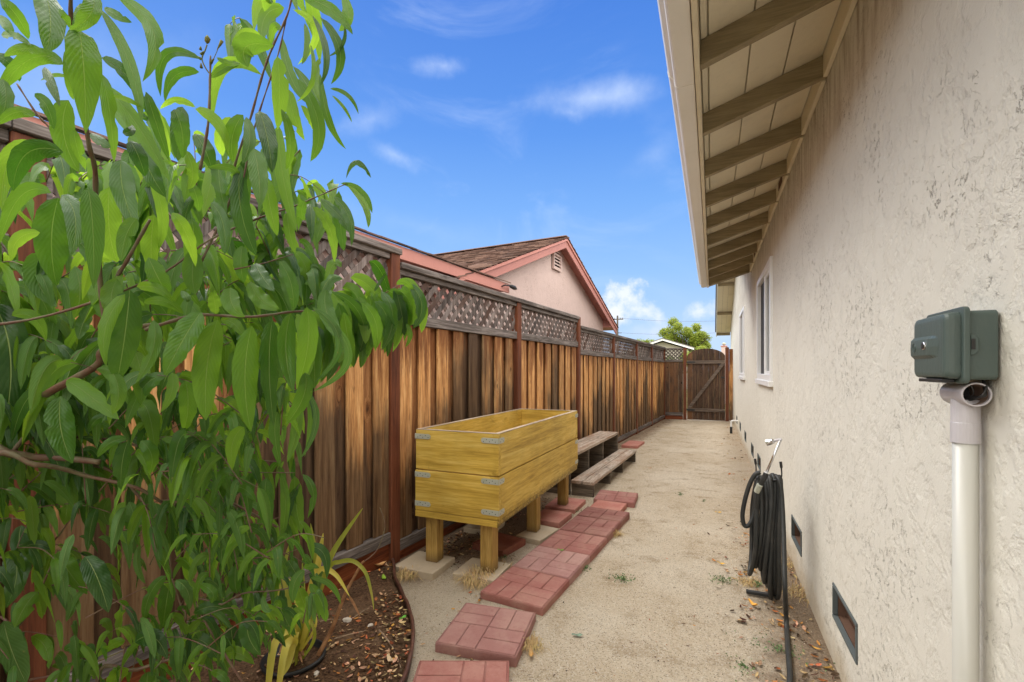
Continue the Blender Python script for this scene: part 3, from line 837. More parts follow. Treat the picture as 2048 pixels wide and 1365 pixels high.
# gable wing roof in overlapping courses, ridge running away from the fence
def slab(mb, s0, z0, s1, z1, y0, y1, th):
    mb.add([(s0, y0, z0), (s1, y0, z1), (s1, y1, z1), (s0, y1, z0), (s0, y0, z0 + th), (s1, y0, z1 + th), (s1, y1, z1 + th), (s0, y1, z0 + th)],
           [(0, 3, 2, 1), (4, 5, 6, 7), (0, 1, 5, 4), (1, 2, 6, 5), (2, 3, 7, 6), (3, 0, 4, 7)])
mb = MB()
for side in (-1, 1):
    nC = 30 if side < 0 else 26; ext = 4.4 if side < 0 else 3.56
    st = ext / nC
    for i in range(nC):
        a = AP_S + side * (i * st - .03 * (i > 0)); b = AP_S + side * ((i + 1) * st)
        za = AP_Z - PIT * abs(a - AP_S) + .008; zb2 = AP_Z - PIT * abs(b - AP_S) + .026
        y = EO - .03; 
        while y < 9:
            w_ = rnd.uniform(.10, .22); j = rnd.uniform(-.012, .012)
            if y > 5: w_ = 4.0
            bb = b + side * j
            slab(mb, a, za, bb, zb2 + rnd.uniform(-.004, .004), y, min(9, y + w_ - .004), .012)
            y += w_
mb.build('roof', M_SHING, nb_, recalc=True)
MB().box(AP_S - .09, AP_S + .09, EO - .03, 9, AP_Z + .022, AP_Z + .040).build('ridge_cap', M_SHING, nb_, .004)
# rake boards: a broad barge board with a thinner strip above
for side, ext in ((-1, 3.9), (1, 3.50)):
    for (dz0, dz1, y0, y1, M_) in ((-.165, -.045, EO + .005, EO + .028, M_PINKD), (-.044, .000, EO - .018, EO + .030, M_PINKF)):
        mb = MB(); b = AP_S + side * ext
        za, zc = AP_Z, AP_Z - PIT * ext
        mb.add([(AP_S, y0, za + dz0), (b, y0, zc + dz0), (b, y1, zc + dz0), (AP_S, y1, za + dz0), (AP_S, y0, za + dz1), (b, y0, zc + dz1), (b, y1, zc + dz1), (AP_S, y1, za + dz1)],
               [(0, 3, 2, 1), (4, 5, 6, 7), (0, 1, 5, 4), (1, 2, 6, 5), (2, 3, 7, 6), (3, 0, 4, 7)])
        mb.build('barge_board', M_, nb_, .003, recalc=True)
    mb = MB(); b = AP_S + side * ext
    slab(mb, AP_S, AP_Z - .035, b, AP_Z - PIT * ext - .035, EO + .03, WO - .001, .012)
    mb.build('soffit', M_PINKD, nb_, recalc=True)
# boxed eave return at the far end of the gable
MB().prism([(GS1 + .002, 2.40), (AP_S + 3.49, 2.36), (AP_S + 3.49, 2.42), (GS1 + .002, 2.58)], 'y', EO + .03, 3).build('soffit', M_PINKD, nb_, .002, recalc=True)
# near eave: fascia, dark shingle edge, roof slope rising away
FE = 3.20
MB().box(-8, FE, EO - .02, EO + .004, 2.43, 2.555).build('fascia', M_PINKF, nb_, .003)
MB().box(-8, FE - .002, EO + .006, WO - .002, 2.455, 2.475).build('soffit', M_PINKD, nb_, .002)
mb = MB(); y = -8.0
while y < FE:
    w_ = rnd.uniform(.12, .3); e2 = min(FE + .01, y + w_)
    for r_ in range(6):
        o0 = EO - .045 + r_ * .16; zz = 2.558 + r_ * .16 * PIT + rnd.uniform(0, .006)
        mb.add([(y, o0, zz), (e2 - .003, o0, zz), (e2 - .003, o0 + .2, zz + .2 * PIT), (y, o0 + .2, zz + .2 * PIT), (y, o0, zz + .014), (e2 - .003, o0, zz + .014), (e2 - .003, o0 + .2, zz + .2 * PIT + .004), (y, o0 + .2, zz + .2 * PIT + .004)],
               [(0, 3, 2, 1), (4, 5, 6, 7), (0, 1, 5, 4), (1, 2, 6, 5), (2, 3, 7, 6), (3, 0, 4, 7)])
    y += w_
slab2 = [( -8, EO + .9, 2.558 + .9 * PIT), (2.6, EO + .9, 2.558 + .9 * PIT), (2.6, 5.5, 2.558 + (5.5 - EO) * PIT), (-8, 5.5, 2.558 + (5.5 - EO) * PIT)]
mb.add(slab2, [(0, 1, 2, 3)])
mb.build('roof', M_SHING, nb_, recalc=True)
# louvred gable vent
v0, v1, z0, z1 = 5.28, 5.66, 3.20, 3.49
MB().box(v0, v1, WO - .012, WO - .002, z0, z1).build('vent_backing', M_DARKM, nb_)
mb = MB()
for i in range(6):
    z = z0 + .03 + i * .06
    mb.prism([(WO - .045, z), (WO - .014, z + .035), (WO - .014, z + .047), (WO - .045, z + .012)], 'x', v0 + .03, v1 - .03)
for a, b, c, d in ((v0, v0 + .03, z0, z1), (v1 - .03, v1, z0, z1), (v0 + .03, v1 - .03, z0 - .0, z0 + .025), (v0 + .03, v1 - .03, z1 - .025, z1)):
    mb.box(a, b, WO - .05, WO - .013, c, d)
mb.build('gable_vent', M_PINKST, nb_, 0, recalc=True)
# small bracket lamp on the eave end
lmp = thing('eave_floodlight', 'small dark lamp arm sticking out from the end of the pink eave', 'lamp', tuple(fw(2.98, EO - .02, 2.49)), R(90) + FRZ)
tube([(0, -.001, 0), (0, -.05, .012), (.10, -.07, .018)], .010, 8).build('arm', M_DARKM, lmp, smooth=True)
MB().tube([(.10, -.07, .018), (.14, -.07, .016), (.24, -.07, .010), (.30, -.07, .004)], [.014, .026, .030, .012], 10).build('head', M_DARKM, lmp, smooth=True)
# ---------------------------------------------------------------- raised planter
PLX0, PLX1, PLY0, PLY1 = -1.865, -1.235, 2.66, 4.54
pl = thing('raised_planter', 'long yellow stained wooden planter box standing on square legs beside the fence', 'planter', (0, 0, 0))
T = .038
for nm, z0, z1 in (('lower', .402, .674), ('upper', .682, .948)):
    e = .003 if nm == 'upper' else 0
    box(PLX0 + e, PLX1 - e, PLY0 + e, PLY0 + T, z0, z1).build('end_board', M_PLX, pl, .003)
    box(PLX0 + e, PLX1 - e, PLY1 - T, PLY1 - e, z0, z1).build('end_board', M_PLX, pl, .003)
    box(PLX1 - T, PLX1 - .001 - e, PLY0 + T + .001, PLY1 - T - .001, z0, z1).build('side_board', M_PLY, pl, .003)
    box(PLX0 + .001 + e, PLX0 + T, PLY0 + T + .001, PLY1 - T - .001, z0, z1).build('side_board', M_PLY, pl, .003)
box(PLX0 + .002, PLX1 - .002, PLY0 - .003, PLY0 + .016, .358, .400).build('bottom_trim', M_PLX, pl, .002)
box(PLX0 + .01, PLX1 - .004, PLY0 + .018, PLY1 - .01, .366, .400).build('floor', M_PLY, pl, .002)
box(PLX0 + .004, PLX1 - .004, PLY0 + .003, PLY0 + T, .9485, .9525).build('rim', M_PRIMX, pl, .001)
box(PLX0 + .004, PLX1 - .004, PLY1 - T, PLY1 - .003, .9485, .9525).build('rim', M_PRIMX, pl, .001)
for a, b in ((PLX0 + .004, PLX0 + T), (PLX1 - T, PLX1 - .004)):
    box(a, b, PLY0 + T + .001, PLY1 - T - .001, .9485, .9525).build('rim', M_PRIM, pl, .001)
for x in (-1.345, -1.765):
    for y in (2.748, 3.575, 4.395):
        box(x - .0445, x + .0445, y - .0445, y + .0445, .041, .365).build('leg', M_PLEG, pl, .004)
def bracket(cx_, cy_, sx, sy, z, lx=.125, ly=.085):
    mb = MB(); h = .0175; t = .003
    # two rounded leaves wrapping the corner
    def leaf(L):
        p = [(0, -h), (L - h, -h)] + [(L - h + h * math.cos(a), h * math.sin(a)) for a in [math.pi * (-.5 + k / 6) for k in range(1, 6)]] + [(L - h, h), (0, h)]
        return p
    mb.prism([(cx_ - sx * a, z + b) for a, b in leaf(lx)], 'y', cy_ + sy * .0005, cy_ + sy * t)
    mb.prism([(cy_ - sy * a + sy * 0, z + b) for a, b in leaf(ly)], 'x', cx_ + sx * .0005, cx_ + sx * t)
    o = mb.build('corner_bracket', M_GALV, pl, .0008, recalc=True)
    mb = MB()
    for k in range(5):
        mb.tube([(cx_ - sx * (.022 + k * .021), cy_ + sy * t, z + (.006 if k % 2 else -.006)), (cx_ - sx * (.022 + k * .021), cy_ + sy * (t + .0012), z + (.006 if k % 2 else -.006))], .0032, 8)
    for k in range(3):
        mb.tube([(cx_ + sx * t, cy_ - sy * (.02 + k * .021), z + (.006 if k % 2 else -.006)), (cx_ + sx * (t + .0012), cy_ - sy * (.02 + k * .021), z + (.006 if k % 2 else -.006))], .0032, 8)
    mb.build('screws', M_FRAMED, o)
for z in (.905, .645, .448):
    bracket(PLX1, PLY0, 1, -1, z)
    bracket(PLX0, PLY0, -1, -1, z)
    bracket(PLX1, PLY1, 1, 1, z, .08, .10)
    bracket(PLX0, PLY1, -1, 1, z)

# ---------------------------------------------------------------- two-tier plank stand
bn = thing('tiered_plank_stand', 'low two-step stand of weathered grey planks beside the fence behind the planter', 'stand', (-1.157, 4.883, 0), -math.atan(.052))
BL = 2.225
box(-.247, -.129, -.012, BL, .131, .165).build('lower_plank', M_BTOP, bn, .003)
box(-.122, .004, -.010, BL + .008, .130, .164).build('lower_plank', M_BTOP, bn, .003)
box(-.555, -.262, -.01, BL, .386, .421).build('upper_plank', M_BTOP, bn, .003)
for y in (0, .70, 1.36, BL - .045):
    box(-.243, -.004, y, y + .038, -.02, .129).build('lower_support', M_BLEG, bn, .002)
    box(-.55, -.268, y, y + .038, -.02, .385).build('upper_support', M_BLEG, bn, .002)
box(-.55, -.53, .04, BL - .05, .05, .14).build('back_rail', M_BLEG, bn, .002)

# ---------------------------------------------------------------- pavers and slabs
def brick_paver_mesh(sx, sy, th=.048):
    mb = MB(); hx, hy = sx / 2, sy / 2
    mb.box(-hx, hx, -hy, hy, -.02, th - .007)
    gp = .0024; e = .007
    for i in range(2):
        for j in range(2):
            x0 = -hx + e + i * (hx - e); x1 = x0 + hx - e; y0 = -hy + e + j * (hy - e); y1 = y0 + hy - e
            if (i + j) % 2 == 0:
                m_ = (x0 + x1) / 2; rs = ((x0, m_, y0, y1), (m_, x1, y0, y1))
            else:
                m_ = (y0 + y1) / 2; rs = ((x0, x1, y0, m_), (x0, x1, m_, y1))
            for a, b, c, d in rs: mb.box(a + gp, b - gp, c + gp, d - gp, th - .0069, th)
    mb.box(-hx, hx, -hy, -hy + e, th - .0069, th - .001); mb.box(-hx, hx, hy - e, hy, th - .0069, th - .001)
    mb.box(-hx, -hx + e, -hy + e, hy - e, th - .0069, th - .001); mb.box(hx - e, hx, -hy + e, hy - e, th - .0069, th - .001)
    return mb
ST = -math.atan(.083)
def sx_(y): return -1.263 + .083 * (y - 2.444) + .206
BP = [(-.947, 1.655, 23, 0, .405, 'nearest brick-patterned red paver, cut off by the bottom of the picture', M_PAVER),
      (-1.048, 2.132, 7.5, 0, .405, 'brick-patterned red paver lying alone between the nearest paver and the joined row', M_PAVER)]
labs = ['first brick-patterned red paver of the joined row, closest to the camera', 'second brick-patterned red paver of the joined row, palest of the row',
        'third brick-patterned red paver of the row, with a small green leaf at its front edge', 'fourth brick-patterned darker red paver of the joined row beside the middle planter leg']
for k in range(4):
    y = 2.636 + k * .409
    BP.append((sx_(y), y, math.degrees(ST), .003 * (k % 2), .405, labs[k], M_PAVERD if 0 else M_PAVER))
pm = None
for i, (x, y, a, dz, s_, lab, M_) in enumerate(BP):
    o = brick_paver_mesh(s_, s_).build('brick_paver', M_, None, .003) if pm is None else pm.copy()
    if pm is not None: link(o)
    pm = pm or o
    o.location = (x, y, -.002 + dz); o.rotation_euler = (0, R([0, 0, 0.6, -.5, .4, -.6][i]), R(a) + (math.pi / 2 if i in (1, 3, 4) else 0))
    o.color = [(1.06, .86, 1, 1), (1.0, .74, 1, 1), (1.04, .86, 1, 1), (1.18, .68, 1, 1), (1.02, .84, 1, 1), (.84, .84, 1, 1)][i]
    tag(o, lab, 'paver', 'brick-patterned red pavers of the stepping path')
o = brick_paver_mesh(.405, .30).build('brick_paver', M_PAVER, None, .003); o.color = (.74, .85, 1, 1); o.location = (sx_(4.225), 4.225, .001); o.rotation_euler = (0, 0, ST)
tag(o, 'short brick-patterned paver at the far end of the joined row, touching the plain slab', 'paver', 'brick-patterned red pavers of the stepping path')
o = pm.copy(); link(o); o.color = (.94, .84, 1, 1); o.location = (-.915, 4.875, 0); o.rotation_euler = (0, 0, R(3 + 90))
tag(o, 'brick-patterned red paver in front of the plank stand, farthest of the patterned ones', 'paver', 'brick-patterned red pavers of the stepping path')
def slab_(name, x, y, sx, sy, a, z1, M_, lab, grp, z0=-.02):
    o = box(-sx / 2, sx / 2, -sy / 2, sy / 2, z0, z1).build(name, M_, None, .005, seg=2)
    o.location = (x, y, 0); o.rotation_euler = (0, 0, R(a)); tag(o, lab, 'slab', grp); return o
slab_('concrete_slab', -.925, 4.51, .295, .30, -3, .046, M_PAVERP, 'plain pink square slab between the joined row and the farthest patterned paver', 'plain red slabs')
slab_('concrete_slab', -1.335, 4.46, .30, .38, -2, .040, M_PAVERP, 'plain red slab under the farthest right planter leg', 'plain red slabs')
slab_('concrete_slab', -1.325, 3.975, .27, .33, -4, .052, M_PAVERP, 'plain red block lying under the planter between its middle and far legs', 'plain red slabs')
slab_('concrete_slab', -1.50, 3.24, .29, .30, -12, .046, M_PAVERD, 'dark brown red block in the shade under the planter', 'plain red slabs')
slab_('concrete_slab', -1.31, 8.6, .28, .62, -4, .040, M_PAVERP, 'lone plain red slab near the fence beyond the plank stand', 'plain red slabs')
slab_('stepping_slab', -1.81, 2.70, .305, .29, 0, .0405, M_SLAB, 'buff concrete slab under the near left planter leg', 'buff slabs under the planter legs')
slab_('stepping_slab', -1.40, 2.755, .295, .28, 1, .0405, M_SLAB, 'buff concrete slab under the near right planter leg', 'buff slabs under the planter legs')
slab_('stepping_slab', -1.30, 3.56, .22, .33, -10, .0405, M_SLAB, 'buff concrete slab under the middle right planter leg', 'buff slabs under the planter legs')
slab_('stepping_slab', -1.79, 3.57, .26, .3, 3, .0405, M_SLAB, 'buff concrete slab under the middle left planter leg by the fence', 'buff slabs under the planter legs')

# ---------------------------------------------------------------- green valve box and conduit on the wall
M_GREEN = paint('grey_green_plastic', (.072, .100, .090), .42, .30, .45, .0003, (.10, .125, .105), 9)
bxy0, bxy1, bz0, bz1 = 1.203, 1.368, 1.332, 1.470
gb = thing('outdoor_junction_box', 'grey green plastic outdoor box with a lock, mounted on the stucco wall', 'utility box', (0, 0, 0))
def rr(y0, y1, z0, z1, r, n=4):
    pts = []
    for cy_, cz_, a0 in ((y1 - r, z1 - r, 0), (y0 + r, z1 - r, 90), (y0 + r, z0 + r, 180), (y1 - r, z0 + r, 270)):
        for k in range(n + 1): a = R(a0 + 90 * k / n); pts.append((cy_ + r * math.cos(a), cz_ + r * math.sin(a)))
    return pts
MB().prism(rr(bxy0, bxy1, bz0, bz1, .010), 'x', .467, .512).build('back_box', M_GREEN, gb, .002, recalc=True)
MB().prism(rr(bxy0 - .009, bxy1 + .004, bz0 - .008, bz1 + .008, .012), 'x', .456, .4665).build('lid_flange', M_GREEN, gb, .002, seg=2, recalc=True)
# domed lid lofted in rounded rings
mb = MB(); rings = []
for k, (x, e, r) in enumerate(((.4555, .002, .012), (.446, .0025, .012), (.438, .004, .012), (.4335, .007, .012), (.4315, .012, .012), (.4308, .020, .010))):
    rings.append([(x, y, z) for y, z in rr(bxy0 + e, bxy1 - e * .6, bz0 + e * .7, bz1 - e * .7, r)])
n_ = len(rings[0])
mb.v = [p for rg in rings for p in rg]
for k in range(len(rings) - 1):
    for i in range(n_): mb.f.append((k * n_ + i, k * n_ + (i + 1) % n_, (k + 1) * n_ + (i + 1) % n_, (k + 1) * n_ + i))
mb.f.append(tuple((len(rings) - 1) * n_ + i for i in range(n_)))
lid = mb.build('lid', M_GREEN, gb, recalc=True)
# raised band across the lid, fading out at the near end
mb = MB(); zc_ = (bz0 + bz1) / 2
ys_ = [bxy1 - .008 - .128 * k / 10 for k in range(11)]
for k, y in enumerate(ys_):
    h = .0065 * (1 if k < 8 else (10 - k) / 3 * 1.0)
    hw = .019
    x0 = .4315
    mb.v += [(x0, y, zc_ + hw + .006), (x0 - h, y, zc_ + hw - .002), (x0 - h - .001, y, zc_), (x0 - h, y, zc_ - hw + .002), (x0, y, zc_ - hw - .006)]
for k in range(10):
    for i in range(4): a = k * 5 + i; mb.f.append((a, a + 1, a + 6, a + 5))
mb.f.append((0, 1, 2, 3, 4))
mb.build('lid_band', M_GREEN, lid, recalc=True, smooth=False)
lk = MB().tube([(.4262, 1.285, zc_ + .003), (.4215, 1.285, zc_ + .003)], [.0095, .0088], 20).build('lock', M_CHROME, lid, .001)
MB().tube([(.4213, 1.285, zc_ + .003), (.4205, 1.285, zc_ + .003)], .0055, 16).build('keyhole', M_DARKM, lk)
# moulded round maker's mark: rings of raised strokes
mb = MB(); cy_, cz_ = 1.338, zc_ + .001
mb.tube([(.4240, cy_ + .010 * math.cos(a), cz_ + .010 * math.sin(a)) for a in [2 * math.pi * k / 20 for k in range(20)]], .0007, 5, closed=True)
mb.tube([(.4240, cy_ + .0072 * math.cos(a), cz_ + .0060 * math.sin(a)) for a in [2 * math.pi * k / 16 for k in range(16)]], .0005, 5, closed=True)
for dy in (-.0038, 0, .0038):
    mb.tube([(.4240, cy_ + dy + .0013 * math.cos(a), cz_ + .0028 * math.sin(a)) for a in [math.pi * (.3 + 1.5 * k / 8) for k in range(9)]], .0006, 5)
mb.build('maker_mark', M_GREEN, lid)
# hinge clip on the near side
MB().prism([(.4675, zc_ + .020), (.475, zc_ + .020), (.480, zc_ + .013), (.480, zc_ - .012), (.474, zc_ - .019), (.4675, zc_ - .021)], 'y', bxy0 - .006, bxy0 - .0005).build('hinge_clip', M_GREEN, gb, .001, recalc=True)
MB().box(.4685, .4745, bxy0 - .0072, bxy0 - .0061, zc_ - .009, zc_ + .012).build('clip_slot', M_DARKM, gb)
MB().box(.432, .453, bxy0 + .02, bxy1 - .03, bz0 - .006, bz0 + .001).build('drain_tray', M_DARKM, gb, .001)

pp = thing('conduit_pipe', 'white plastic pipe with an open tee running down the stucco wall below the green box', 'pipe', (.487, 1.268, 0))
MB().tube([(0, 0, -.1), (0, 0, 1.252)], .0207, 28).build('pipe', M_PVC, pp, smooth=True)
MB().tube([(0, 0, 1.200), (0, 0, 1.2415), (0, 0, 1.2425), (0, 0, 1.290)], [.0238, .0238, .0232, .0232], 28).build('coupling', M_PVCP, pp)
bpy.data.objects[-1] if False else None
# tee barrel along the wall, open towards the camera: outer shell, inner shell, rim
mb = MB(); TZ = 1.302; ro, ri = .0245, .0208; seg = 28
def ring(y, r): return [(r * math.cos(2 * math.pi * k / seg), y, TZ + r * math.sin(2 * math.pi * k / seg)) for k in range(seg)]
L_ = [ring(.056, .0005), ring(.056, ro * .93), ring(.052, ro), ring(-.044, ro), ring(-.0455, ro - .001), ring(-.0455, ri + .0005), ring(-.044, ri), ring(.04, ri)]
mb.v = [p for rg in L_ for p in rg]
for k in range(len(L_) - 1):
    for i in range(seg): mb.f.append((k * seg + i, k * seg + (i + 1) % seg, (k + 1) * seg + (i + 1) % seg, (k + 1) * seg + i))
tee = mb.build('tee_fitting', M_PVCP, pp, recalc=False, smooth=False)
MB().tube([(0, -.038, TZ), (0, -.0375, TZ), (0, .035, TZ)], [.0206, .0206, .0206], 28, cap=False).build('primer_ring', M_PVCIN, tee, smooth=True)
MB().tube([(0, .034, TZ), (0, .038, TZ)], .0205, 24).build('tee_back', M_DARKM, tee)
for k in range(4):
    a = k * .9
    tube(spline([(.004 * math.cos(a) - .006, -.005, TZ - .012 + .002 * k), (-.002, -.030, TZ - .011 + .002 * k), (.006 + .002 * k, -.047, TZ - .002), (.014, -.046 + .003 * k, TZ + .014), (.014, -.034, TZ + .030)], 6), .0022, 7).build('wire', M_DARKM, pp, smooth=True)
tube(spline([(-.002, -.02, TZ - .008), (-.004, -.042, TZ + .003), (-.008, -.047, TZ + .014), (-.013, -.036, TZ + .030)], 6), .0012, 6).build('wire', M_DARKM, pp, smooth=True)

# ---------------------------------------------------------------- hose on a stand
M_HOSE = paint('black_rubber_hose', (.026, .027, .026), .5, .5, .35, .0004, (.075, .070, .062), 14)
HX, HYY = .30, 3.10
st = thing('hose_stand', 'thin black metal hose holder staked in the ground by the house wall', 'hose holder', (0, 0, 0))
def hp(u, v, y):         # point on the cross plane y = const
    r = ray(u, v); return Vector((0, 0, CAM_H)) + r * (y / r.y)
tip1 = hp(1510, 918, 3.22); tip2 = hp(1561, 924, 3.02)
for tp, yy in ((tip1, 3.22), (tip2, 3.02)):
    b = Vector((tp.x, yy, tp.z - .085))
    tube(spline([b + Vector((0, .0, -.02)), b + Vector((.006, 0, .01)), tp + Vector((.004, 0, -.03)), tp], 5), [.004] * 10 + [.0075] * 6, 8).build('prong', M_DARKM, st, smooth=True)
px = (tip1.x + tip2.x) / 2 + .02
tube([(tip1.x, 3.22, tip1.z - .10), (px, 3.13, tip1.z - .11), (tip2.x, 3.02, tip2.z - .10)], .007, 8).build('cross_arm', M_DARKM, st, smooth=True)
tube([(px, 3.13, tip1.z - .11), (px, 3.14, -.1)], .009, 8).build('post', M_DARKM, st, smooth=True)
box(.19, .33, 3.135, 3.165, .004, .022).build('foot_bar', M_DARKM, st, .003)
hs = thing('garden_hose', 'black rubber garden hose hanging in long loops from the holder by the wall', 'hose', (0, 0, 0))
hr = .0125
def loop(xt, zt, xb, zb3, y0, y1, w=1.0):
    """one hanging turn: top centre (xt, zt), bottom (xb, zb3), spread y0..y1"""
    cy_ = (y0 + y1) / 2; ry_ = (y1 - y0) / 2
    P = []
    for k in range(44):
        a = 2 * math.pi * k / 44 + math.pi / 2
        sz = math.sin(a); t = (1 - sz) / 2
        pinch = .55 + .45 * math.sin(math.pi * min(1, t * 1.15)) if t < .87 else .55 + .45 * math.sin(math.pi * min(1, t * 1.15))
        P.append((xt + (xb - xt) * t + .006 * math.sin(3 * a + xt * 40), cy_ + ry_ * math.cos(a) * (.75 + .25 * t), zt + (zb3 - zt) * (1 - math.copysign(abs(sz) ** .92, sz)) / 2))
    return P
z_t = tip2.z
loops = []
tops = [(1516, 950), (1524, 952), (1533, 956), (1541, 950), (1548, 948), (1553, 950), (1558, 950), (1537, 955), (1545, 951)]
bots = [(1501, 1150), (1512, 1135), (1520, 1140), (1526, 1163), (1534, 1175), (1545, 1190), (1553, 1198), (1540, 1196), (1530, 1150)]
for k, ((u0, v0_), (u1, v1_)) in enumerate(zip(tops, bots)):
    t_ = hp(u0, v0_, 3.12); b_ = hp(u1, v1_, 3.12)
    loops.append(loop(t_.x, t_.z - .012, b_.x, max(b_.z, .018), 3.01 + .012 * (k % 3), 3.27 - .015 * (k % 4)))
mb = MB()
for L in loops: mb.tube(L, hr, 10, closed=True)
mb.build('coil', M_HOSE, hs, smooth=True)
# loose small loop at the left and the long tail coming forward along the ground
a0 = hp(1519, 942, 3.1)
sm = [hp(1521, 945, 3.1), hp(1510, 950, 3.1), hp(1499, 970, 3.1), hp(1490, 1000, 3.1), hp(1485, 1030, 3.1), hp(1488, 1050, 3.1), hp(1496, 1052, 3.1), hp(1504, 1040, 3.12), hp(1509, 1018, 3.14), hp(1512, 985, 3.15), hp(1513, 960, 3.15)]
tube(spline(sm, 5), hr, 10).build('loose_loop', M_HOSE, hs, smooth=True)
tl = [hp(1553, 953, 3.04), hp(1560, 965, 3.0), hp(1564, 1000, 2.98), hp(1567, 1060, 2.90), hp(1568.5, 1120, 2.80), hp(1570, 1180, 2.72), gnd(1573, 1245, .03), gnd(1576, 1300, .014), gnd(1580, 1350, .014), gnd(1584, 1420, .014), Vector((.33, 1.5, .014)), Vector((.40, .6, .014))]
tube(spline(tl, 6), hr * .98, 10).build('hose_tail', M_HOSE, hs, smooth=True)
# hose end with splice fitting leading to the wand
we = hp(1531, 950, 3.0)
tube(spline([hp(1513, 1030, 3.05), hp(1515, 1000, 3.03), hp(1518, 980, 3.02), hp(1525, 962, 3.0), we], 5), .0130, 10).build('hose_end', M_HOSE, hs, smooth=True)
tube([hp(1513.5, 984, 3.02), hp(1520, 970, 3.0)], .0165, 12).build('splice_clamp', M_GALV, hs, .001)
wd = thing('watering_wand', 'grey watering wand with chrome shower head tucked into the hose coil', 'watering wand', (0, 0, 0))
w0 = hp(1532, 948, 3.0); w1 = hp(1562, 879, 3.0); w2 = hp(1549, 882, 3.02); w3 = hp(1543, 884, 3.03); w4 = hp(1533, 886, 3.04)
tube([w0, w1], .0068, 12).build('tube', M_CHROME, wd, smooth=True)
tube(spline([w1 - (w1 - w0) * .03, w1, w1 * .6 + w2 * .4, w2], 4), .0068, 12).build('bent_neck', M_PVCP, wd, smooth=True)
tube([w0 - (w1 - w0) * .18, w0 + (w1 - w0) * .02], .0145, 12).build('grip', M_DARKM, wd, .002)
tube([w0 + (w1 - w0) * .02, w0 + (w1 - w0) * .045], .0120, 12).build('collar', M_WHITE, wd, .001)
MB().tube([w2, w2 * .6 + w3 * .4, w3, w3 * .6 + w4 * .4, w4], [.008, .0135, .0155, .017, .018], 16).build('shower_head', M_CHROME, wd, .001)

# overflow pipe at the far end of the wall
op = thing('drain_elbow', 'small white pipe elbow with a black end at the wall base near the gate', 'pipe', (.38, 11.1, 0))
MB().tube(spline([(.16, .05, .27), (.05, .01, .272), (.012, 0, .262), (0, 0, .235), (0, 0, .13)], 5), .018, 12).build('elbow', M_WHITE, op, smooth=True)
MB().tube([(0, 0, .14), (0, 0, -.03)], .027, 12).build('black_end', M_DARKM, op, .001)

# ---------------------------------------------------------------- beyond the gate
def face_cam(u, Z):
    p = at(u, HY, Z); p.z = 0; r = ray(u, HY); return p, -math.atan2(r.x, r.y)
def px2m(px, Z): return px * Z / F_PX
p, rz0 = face_cam(1325, 34)
gh = thing('distant_house', 'pale house with white rake boards far behind the fence and gate', 'house', tuple(p), rz0)
az = 1.35 + 64 * 34 / F_PX; hl, hr2 = -3.6, 2.15; sl2 = .33
M_FARW = paint('far_house_stucco', (.42, .39, .32), .8, .2)
MB().prism([(hl + .3, -.3), (hr2 - .35, -.3), (hr2 - .35, az - .2 - sl2 * (hr2 - .35)), (0, az - .2), (hl + .3, az - .2 + sl2 * (hl + .3))], 'y', .5, 9).build('wall', M_FARW, gh, recalc=True)
for sg, ex in ((-1, -hl), (1, hr2)):
    mb = MB(); mb.prism([(0, az - .13), (sg * ex, az - .13 - sl2 * ex), (sg * ex, az + .02 - sl2 * ex), (0, az + .02)], 'y', -.03, .03); mb.build('rake_board', M_WHITE, gh, recalc=True)
    mb = MB(); mb.prism([(0, az + .022), (sg * (ex + .05), az + .022 - sl2 * (ex + .05)), (sg * (ex + .05), az + .06 - sl2 * (ex + .05)), (0, az + .06)], 'y', -.08, 9); mb.build('roof', M_SHINGG, gh, recalc=True)

p, rz0 = face_cam(1448, 19)
ch = thing('pink_chimney', 'small pink stucco chimney with a round cowl peeking over the gate', 'chimney', tuple(p), rz0)
box(-.10, .10, -.1, .1, -.2, 2.33).build('stack', M_PINKST, ch, .01)
box(-.125, .125, -.125, .125, 2.331, 2.37).build('cap', M_PINKF, ch, .005)
MB().tube([(0, 0, 2.371), (0, 0, 2.41), (0, 0, 2.43), (0, 0, 2.47), (0, 0, 2.50)], [.04, .045, .085, .085, .02], 12).build('cowl', M_GALV, ch, smooth=True)

p, rz0 = face_cam(1235, 62)
M_POLE = plain('pole_wood', (.12, .10, .085), .8)
up = thing('utility_pole', 'grey wooden utility pole with crossarm behind the pink house', 'utility pole', tuple(p), rz0)
MB().tube([(0, 0, -.3), (0, 0, 8.7)], [.16, .11], 10).build('pole', M_POLE, up)
box(-.95, .75, -.06, .06, 8.15, 8.28).build('crossarm', M_POLE, up)
box(-.05, .55, -.06, .06, 6.35, 6.43).build('crossarm', M_POLE, up)
for x in (-.85, -.4, .35, .68): MB().tube([(x, 0, 8.28), (x, 0, 8.42)], .04, 8).build('insulator', M_FRAMED, up)
p2, _ = face_cam(1520, 58)
for zz, lab in ((8.42, 'upper power line running right from the utility pole'), (6.55, 'lower power line crossing in front of the far tree')):
    a = p + Vector((0, 0, zz)); b = p2 + Vector((0, 0, zz - .5))
    if zz < 7: a.z, b.z = 6.45, 6.6
    P = [a.lerp(b, t / 16) - Vector((0, 0, .45 * 4 * (t / 16) * (1 - t / 16))) for t in range(17)]
    tag(tube(P, .013, 5).build('power_line', M_POLE), lab, 'power line', 'power lines')

